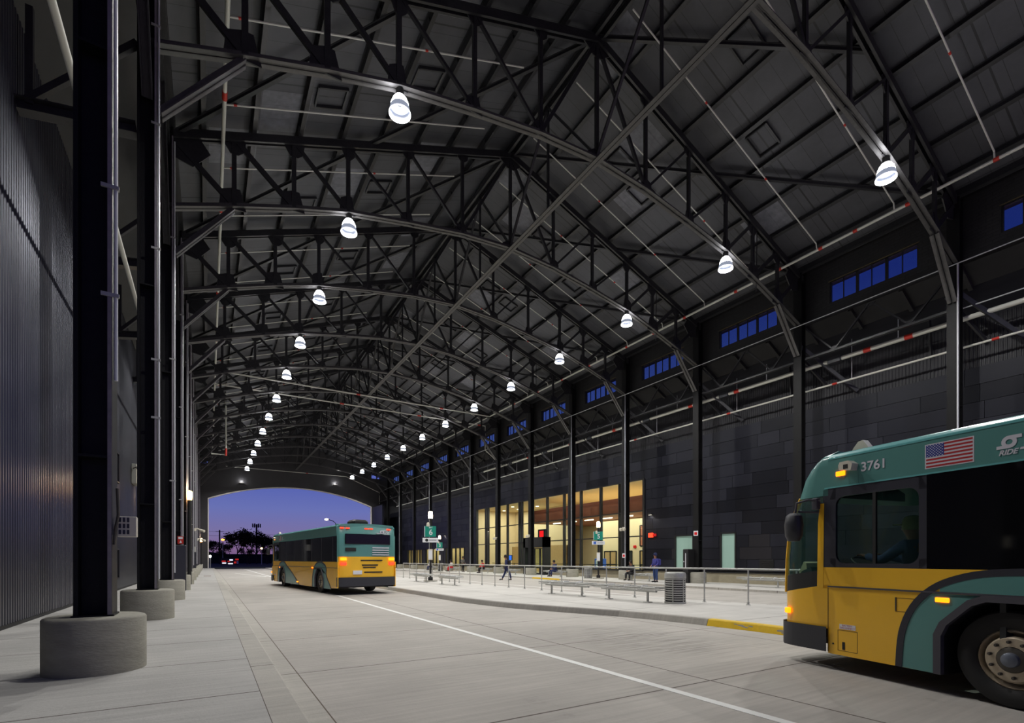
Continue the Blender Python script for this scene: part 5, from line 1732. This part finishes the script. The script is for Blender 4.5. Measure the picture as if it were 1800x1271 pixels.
# ------------------------------------------------------------------ signs
def pole_sign(loc, num, label, plate, h=3.0, dark=True, s=1.0):
    t = thing('bay_sign', label, 'sign', loc)
    b = MB(); b.lathe([(0, 0), (.42, 0), (.42, .05), (.4, .06), (0, .06)], n=24); b.build('footing', M['ped'], t)
    b = MB(); b.bevbox(-.14, .14, -.14, .14, .06, .26, .02); b.tube([(0, 0, .2), (0, 0, 3.75)], .065, 12); b.build('pole', M['black'], t)
    fx, fy = math.sin(math.radians(180)), -1
    # signs face the camera side (-y)
    o = MB().bevbox(-.33, .33, -.12, -.08, h - .42, h + .22, .008).build('sign_board', M['signteal'], t)
    MB().box(-.36, -.325, -.125, -.07, h - .42, h + .22).build('sign_edge', M['signwhite'], o)
    text(num, .46, M['signwhite'], o, 'sign_number', axes((.02, -.1235, h - .16), (1, 0, 0), (0, 0, 1)), bold=.008)
    text('BAY', .12, M['signwhite'], o, 'sign_text', axes((.02, -.1235, h + .135), (1, 0, 0), (0, 0, 1)), bold=.002)
    q = MB().bevbox(-.47, .47, -.12, -.08, h - .76, h - .49, .008).build('route_plate', M['signwhite'], t)
    b = MB(); b.lathe([(0, -.004), (.095, -.004), (.095, 0)], c=(-.22, -.12, h - .625), n=20, axis='y') if plate == 'disc' else b.box(-.36, -.16, -.124, -.12, h - .72, h - .53)
    b.build('route_badge', M['black'] if plate == 'disc' else M['signblue'], q)
    b = MB()
    for i in range(9): b.box(-.08 + i * .05, -.045 + i * .05, -.1225, -.12, h - .65, h - .60)
    b.build('route_lettering', M['bumper'], q)
    b = MB(); b.lathe([(.05, 3.74), (.1, 3.76), (.11, 3.8), (.11, 4.1)], n=18); b.build('lamp_collar', M['black'], t)
    b = MB(); b.lathe([(0, 3.8), (.13, 3.82), (.135, 4.0), (.12, 4.22), (0, 4.26)], n=18); b.build('lamp_globe', M['bulb'], t, smooth=True)
    o = MB().lathe([(0, 0), (.1, 0), (.11, .05), (.09, .2), (0, .26)], c=(-.14, -.05, 3.32), n=14).build('loudspeaker', M['whitebox'], t, smooth=True)
    b = MB(); b.bevbox(.02, .12, -.14, -.06, 1.25, 1.85, .01) if False else b.bevbox(-.13, .13, -.13, -.07, 1.3, 1.95, .01); b.build('timetable_case', M['whitebox'], t)
    MB().box(-.1, .1, -.133, -.13, 1.36, 1.88).build('timetable_sheet', M['signwhite'], t)
    ld = bpy.data.lights.new('pole_lamp_light', 'POINT'); ld.energy = 22; ld.color = (1, .84, .62); ld.shadow_soft_size = .15
    lo = bpy.data.objects.new('pole_lamp_light', ld); COL.objects.link(lo); lo.parent = t; lo.location = (0, 0, 4.45)
    return t


q = pole_sign((11.5, 28.5, 0), '6', 'teal bay six sign on a black lamp pole on the island', 'disc', 3.12)
q.rotation_euler = (0, 0, math.radians(-24))
q = pole_sign((24.8, 28.5, -.1), '5', 'teal bay five sign on a black lamp pole in front of the glass hall', 'square', 3.28)
q.rotation_euler = (0, 0, math.radians(-40))
q = pole_sign((23.3, 54.9, -.1), '3', 'small distant teal bay three sign beyond the bay six pole', 'square', 3.2)
q.rotation_euler = (0, 0, math.radians(-24))

# ------------------------------------------------------------------ fittings on the left
t = thing('floodlight', 'white louvered floodlight box beside the nearest left column', 'light', (XL + .29, K(0) - .1, 1.62))
b = MB(); b.bevbox(-.07, .12, -.04, .1, 0, .25, .006); b.build('casing', M['whitebox'], t)
for r_ in range(3):
    for c_ in range(3):
        b = MB(); b.box(-.055 + c_ * .04, -.03 + c_ * .04, -.046, -.038, .03 + r_ * .075, .085 + r_ * .075); b.build('louver_slot', M['navy'], t)
t = thing('junction_conduit', 'short flexible conduit dropping from the box on the nearest left column', 'conduit', (XL + .2, K(0) - .2, 1.5))
b = MB(); b.tube([(0, 0, .02), (.01, 0, .2), (.04, -.0, .38), (.03, 0, .7)], .016, 8); b.build('hose', M['nut'], t, smooth=True)
t = thing('wall_box', 'flat pale metal box on the ribbed left wall', 'box', (-3.36, 32.2, 5.2))
b = MB(); b.bevbox(0, .22, -.55, .75, 0, 1.0, .02); b.build('casing', mat('pale_grey_metal', (150, 150, 142), rough=.5), t)
b = MB(); b.tube([(.1, -.6, .75), (.3, -1.4, .7), (.5, -2.0, .3), (.5, -2.1, -1.2)], .035, 8); b.build('cable', M['nut'], t, smooth=True)
for (y_, z_, l_) in ((26.4, 4.6, 'upper'), (26.4, .5, 'lower')):
    b = MB(); b.ring([(0, 0), (.9, 0), (.9, 1.3), (0, 1.3)], [(.06, .06), (.84, .06), (.84, 1.24), (.06, 1.24)], 0, .06); o = b.build('access_hatch', M['panelD'], loc=None)
    o.location = (-3.36, y_, z_); tag(o, f'{l_} dark access hatch on the ribbed left wall', 'hatch')
# lamps on the left columns
for k, z_, pw, lab in ((4, 5.0, 30, 'warm lit lamp post among the left columns'), (12, 4.2, 25, 'small warm lamp at the far end of the left columns')):
    t = thing('column_lamp', lab, 'lamp', (XL + .3, K(k) - .5, 0))
    b = MB(); b.tube([(0, 0, 0), (0, 0, z_ - .5)], .09 if k == 4 else .05, 12); b.build('post', M['black'], t)
    b = MB(); b.lathe([(0, z_ - .5), (.11, z_ - .5), (.13, z_ - .3), (.13, z_ - .05), (0, z_ + .02)], n=16); b.build('globe', M['bulbwarm'], t, smooth=True)
    ld = bpy.data.lights.new('column_lamp_light', 'POINT'); ld.energy = pw * 1.3; ld.color = (1, .78, .5); ld.shadow_soft_size = .12
    lo = bpy.data.objects.new('column_lamp_light', ld); COL.objects.link(lo); lo.parent = t; lo.location = (0, 0, z_ + .2)
for k, w_ in ((3, .5), (5, .35), (7, .35)):
    t = thing('electrical_cabinet', f'dark upright cabinet standing by the {ORD[k]} left column', 'cabinet', (XL + .1, K(k) - .55, .0), group='dark cabinets among the left columns')
    b = MB(); b.bevbox(-w_ / 2, w_ / 2, -.12, .12, 0, 1.95, .02); b.build('cabinet_body', M['bumper'], t)
    b = MB(); b.box(-w_ / 2 + .03, w_ / 2 - .03, -.127, -.12, .06, 1.9); b.build('cabinet_door', M['navy'], t)
    if k != 3:
        b = MB(); b.bevbox(-.12, .12, -.1, .05, 1.95, 2.4, .02); b.build('meter_box', M['galv'], t)
t = thing('notice_sign', 'small red and white notice on a left column', 'sign', (XL + .14, K(3) - .2, 2.0))
b = MB(); b.bevbox(-.12, .1, -.02, 0, 0, .34, .006); b.build('plate', M['pipered'], t)
b = MB(); b.box(-.09, .07, -.024, -.02, .22, .31); b.prism([(-.05, .05), (.04, .05), (-.0, .17)], -.024, -.02, 'xz'); b.build('white_print', M['signwhite'], t)
for k in (7, 9):
    t = thing('security_camera', f'white security cameras on the {ORD[k]} left column', 'camera', (XL + .35, K(k) - .2, 3.3 + .35 * (9 - k) * .6), group='security cameras on the left columns')
    b = MB(); b.tube([(-.2, 0, .2), (0, -.05, .22), (.25, -.1, .1)], .06, 8); b.build('arm', M['whitebox'], t, smooth=True)
    b = MB(); b.tube([(.2, -.1, .1), (.5, -.3, .0)], .11, 10); b.build('housing', M['whitebox'], t, smooth=True)
    b = MB(); b.lathe([(0, -.2), (.1, -.18), (.13, -.05), (.13, .05)], c=(-.2, -.05, .2), n=14); b.build('dome', M['whitebox'], t, smooth=True)
t = thing('info_cabinet', 'dark cabinet with a card reader beside the third right column', 'cabinet', (24.85, 20.35, -.1))
b = MB(); b.bevbox(-.3, .3, -.2, .2, .62, 2.05, .03); b.box(-.25, .25, -.15, .15, 0, .62); b.build('cabinet_body', M['black'], t)
b = MB(); b.box(-.306, -.3, -.05, .0, .9, 1.8); b.lathe([(0, -.01), (.03, -.01), (.03, 0)], c=(-.3, .1, 1.3), n=10, axis='x'); b.build('reader', M['decal'], t)
for k, z_ in ((2, 2.75), (3, 1.45)):
    t = thing('notice_sign', f'small white notice plate on the {ORD[k]} right column', 'sign', (XR - .18, K(k) - .02, z_))
    b = MB(); b.bevbox(-.02, 0, -.16, .16, 0, .3, .005); b.build('plate', M['signwhite'], t)
    b = MB(); b.box(-.023, -.02, -.1, .1, .06, .22); b.build('red_print', M['reddim'], t)
for k in (3, 5, 6):
    t = thing('security_camera', f'white dome cameras on the {ORD[k]} right column', 'camera', (XR - .5, K(k) - .2, 3.4), group='cameras on the right columns')
    b = MB(); b.tube([(.32, .1, .15), (0, 0, .15)], .04, 8); b.build('arm', M['whitebox'], t, smooth=True)
    for d_ in (-.15, .15):
        b = MB(); b.lathe([(0, -.14), (.09, -.12), (.12, -.02), (.12, .06), (0, .1)], c=(0, d_, .05), n=14); b.build('dome', M['whitebox'], t, smooth=True)

# ------------------------------------------------------------------ outside beyond the arch
b = MB(); b.box(-120, 260, YEND + 1.5, 110, -.5, -.16); tag(struct(b.build('ground', M['asphalt'])), 'dark roadway outside the arch', 'ground')
b = MB()
b.prism([(88.6, -.3), (92, -.08), (110, -.02), (400, .3), (400, -.4), (88.6, -.4)], -250, 420, 'yz')
tag(b.build('ground', M['grass']), 'dark grass verge beyond the arch', 'grass', kind='structure')


def tree(loc, h, seed, label):
    rn = random.Random(seed)
    t = thing('tree', label, 'tree', loc, group='dark trees beyond the arch')
    b = MB(); blobs = []
    def branch(p, d, L_, r, lev):
        q = p + d * L_
        m_ = p + d * L_ * .5 + Vector((rn.uniform(-1, 1), rn.uniform(-1, 1), 0)) * L_ * .08
        b.tube([p, m_, q], r, 6, rs=[r, r * .8, r * .6])
        if lev == 0 or L_ < .5:
            blobs.append(q); return
        for i in range(rn.choice((2, 3, 3))):
            a = rn.uniform(0, 6.28); e_ = rn.uniform(.35, .95)
            nd = (d * .8 + Vector((math.cos(a) * e_, math.sin(a) * e_, rn.uniform(.0, .5)))).normalized()
            branch(q, nd, L_ * rn.uniform(.6, .8), r * .6, lev - 1)
        if lev < 3: blobs.append(m_)
    branch(Vector((0, 0, -.2)), Vector((0, 0, 1)), h * .3, h * .022, 4)
    b.build('trunk', M['bark'], t)
    f = MB()
    for c_ in blobs:
        for i in range(26):
            p = c_ + Vector((rn.gauss(0, 1), rn.gauss(0, 1), rn.gauss(0, .7))) * h * .055
            s_ = h * rn.uniform(.012, .03)
            a, e_ = rn.uniform(0, 6.28), rn.uniform(-1, 1)
            u = Vector((math.cos(a), math.sin(a), e_)).normalized() * s_; v = u.cross(Vector((0, .3, 1))).normalized() * s_
            f.add([p - u, p - v, p + u, p + v], [(0, 1, 2, 3)])
    f.build('foliage', M['leaf'], t)
    return t


trees = [((1.0, 175, 0), 8, 1), ((4.0, 150, 0), 6.2, 2), ((6.3, 146, 0), 10.2, 3), ((9.3, 150, 0), 10.8, 4), ((11.5, 158, 0), 9.6, 5), ((13.6, 150, 0), 8.4, 6), ((16.8, 156, 0), 7.6, 7), ((20.5, 160, 0), 7.0, 8), ((-3, 160, 0), 7.5, 9),
         ((8.2, 142, 0), 5.0, 10), ((12.6, 142, 0), 5.0, 11), ((15.6, 143, 0), 4.6, 12), ((25, 165, 0), 6.5, 13), ((31, 170, 0), 6.5, 14), ((40, 170, 0), 6.8, 15), ((50, 165, 0), 7, 16), ((3.0, 140, 0), 4.2, 17)]
for i, (l_, h_, s_) in enumerate(trees):
    tree(l_, h_, s_, f'dark leafy tree beyond the arch, {ORD[i]} planted of the belt' if False else ['lone dark tree at the left jamb', 'low dark tree left of the broad crowns', 'broad dark tree with open crown, left of the tallest', 'tallest dark tree with see-through branches', 'dark tree right behind the tallest one', 'dark tree in front of the antenna mast', 'lower dark tree left of the far bus roof', 'dark tree just behind the far bus front', 'dark tree mostly hidden by the left jamb', 'dark bushy tree below the tallest crown', 'dark bushy tree beside the post lamp', 'small bushy tree right of the post lamp', 'dark tree hidden behind the far bus, left', 'dark tree hidden behind the far bus, middle', 'dark tree hidden behind the far bus, right', 'dark tree hidden behind the right jamb', 'small dark bush-like tree above the store lights'][i])
b = MB()
b.add([(-60 + i * 4, 176 + (i % 3), 0) for i in range(60)] + [(-60 + i * 4, 176 + (i % 3), random.uniform(2.6, 4.2)) for i in range(60)] + [(-60 + i * 4, 180, 0) for i in range(60)] + [(-60 + i * 4, 180, 3.0) for i in range(60)],
      [(i, i + 1, 61 + i, 60 + i) for i in range(59)] + [(60 + i, 61 + i, 181 + i, 180 + i) for i in range(59)] + [(120 + i, 121 + i, 181 + i, 180 + i) for i in range(59)])
tag(b.build('hedge', M['leaf']), 'long dark hedge closing the view beyond the arch', 'hedge', kind='stuff')


def street_lamp(loc, h, label, m, arm=None, pw=0, r=.22):
    t = thing('street_lamp', label, 'lamp', loc)
    b = MB(); b.tube([(0, 0, 0), (0, 0, h - .3)] if not arm else [(0, 0, 0), (0, 0, h - .8), (arm * .25, 0, h - .35), (arm * .85, 0, h)], .08, 8); b.build('pole', M['black'] if arm else M['galv'], t)
    b = MB(); b.lathe([(0, h - .25), (r, h - .15), (r, h + .1), (0, h + .2)], c=(arm or 0, 0, 0), n=14); b.build('lamp_head', m, t, smooth=True)
    return t


street_lamp((11.1, 145 - 8, 0), 4.0, 'short post lamp in front of the trees', M['bulbwarm'])
street_lamp((24.0, 115, 0), 10.1, 'curved street lamp above the far bus', M['bulb'], arm=-1.9, r=.35)
street_lamp((2.9, 140, 0), 6.1, 'orange sodium lamp beside the utility pole', M['bulborange'], r=.35)
street_lamp((.2, 93.4, -.05), 1.85, 'low bright white lamp at the left jamb of the arch', mat('bright_white_lamp', (255, 250, 235), emit=30), r=.12)
t = thing('utility_pole', 'wooden utility pole with two wires at the left of the arch', 'pole', (2.4, 150, 0))
b = MB(); b.tube([(0, 0, 0), (0, 0, 8.9)], .16, 8); b.bar((-.9, 0, 8.5), (.9, 0, 8.5), .12, .12); b.build('pole', M['bark'], t)
for z_ in (8.5, 7.4):
    b = MB(); b.tube([(-30, 0, z_ + .5), (-15, 0, z_ - .1), (0, 0, z_)], .03, 4); b.tube([(0, 0, z_), (20, 5, z_ - .6), (60, 15, z_ + .2)], .03, 4); b.build('wire', M['black'], t)
t = thing('antenna_mast', 'dark antenna mast rising behind the trees', 'mast', (21.2, 291, 0))
b = MB(); b.tube([(0, 0, 0), (0, 0, 19.5)], .4, 8); b.build('mast', M['black'], t)
b = MB()
for i in range(6):
    a = i * math.pi / 3; b.box(1.8 * math.cos(a) - .25, 1.8 * math.cos(a) + .25, 1.8 * math.sin(a) - .25, 1.8 * math.sin(a) + .25, 17.8, 19.8)
b.bar((-1.8, 0, 18.6), (1.8, 0, 18.6), .2, .2); b.bar((0, -1.8, 18.6), (0, 1.8, 18.6), .2, .2)
b.build('antenna_panels', M['black'], t)
t = thing('roadside_store', 'small far-off store with red and white lit signs', 'building', (4.4, 136, 0))
b = MB(); b.box(-1.9, 1.7, 0, 3, 0, 1.6); b.build('store_wall', M['offblack'], t)
for (xa, xb, za_, zb3, m_) in ((-1.7, -.9, .3, .55, 'storewhite'), (-.5, .5, .15, .4, 'storewhite'), (-.2, .5, 1.0, 1.3, 'storewhite'), (.7, 1.2, .35, .8, 'storered'), (-.6, -.1, .7, .95, 'storered'), (1.0, 1.7, 1.1, 1.45, 'storered'), (1.3, 1.65, .2, .9, 'signwhite'), (-1.8, -1.0, .7, 1.0, 'storered')):
    b = MB(); b.box(xa, xb, -.1, 0, za_, zb3); b.build('lit_panel', M[m_], t)
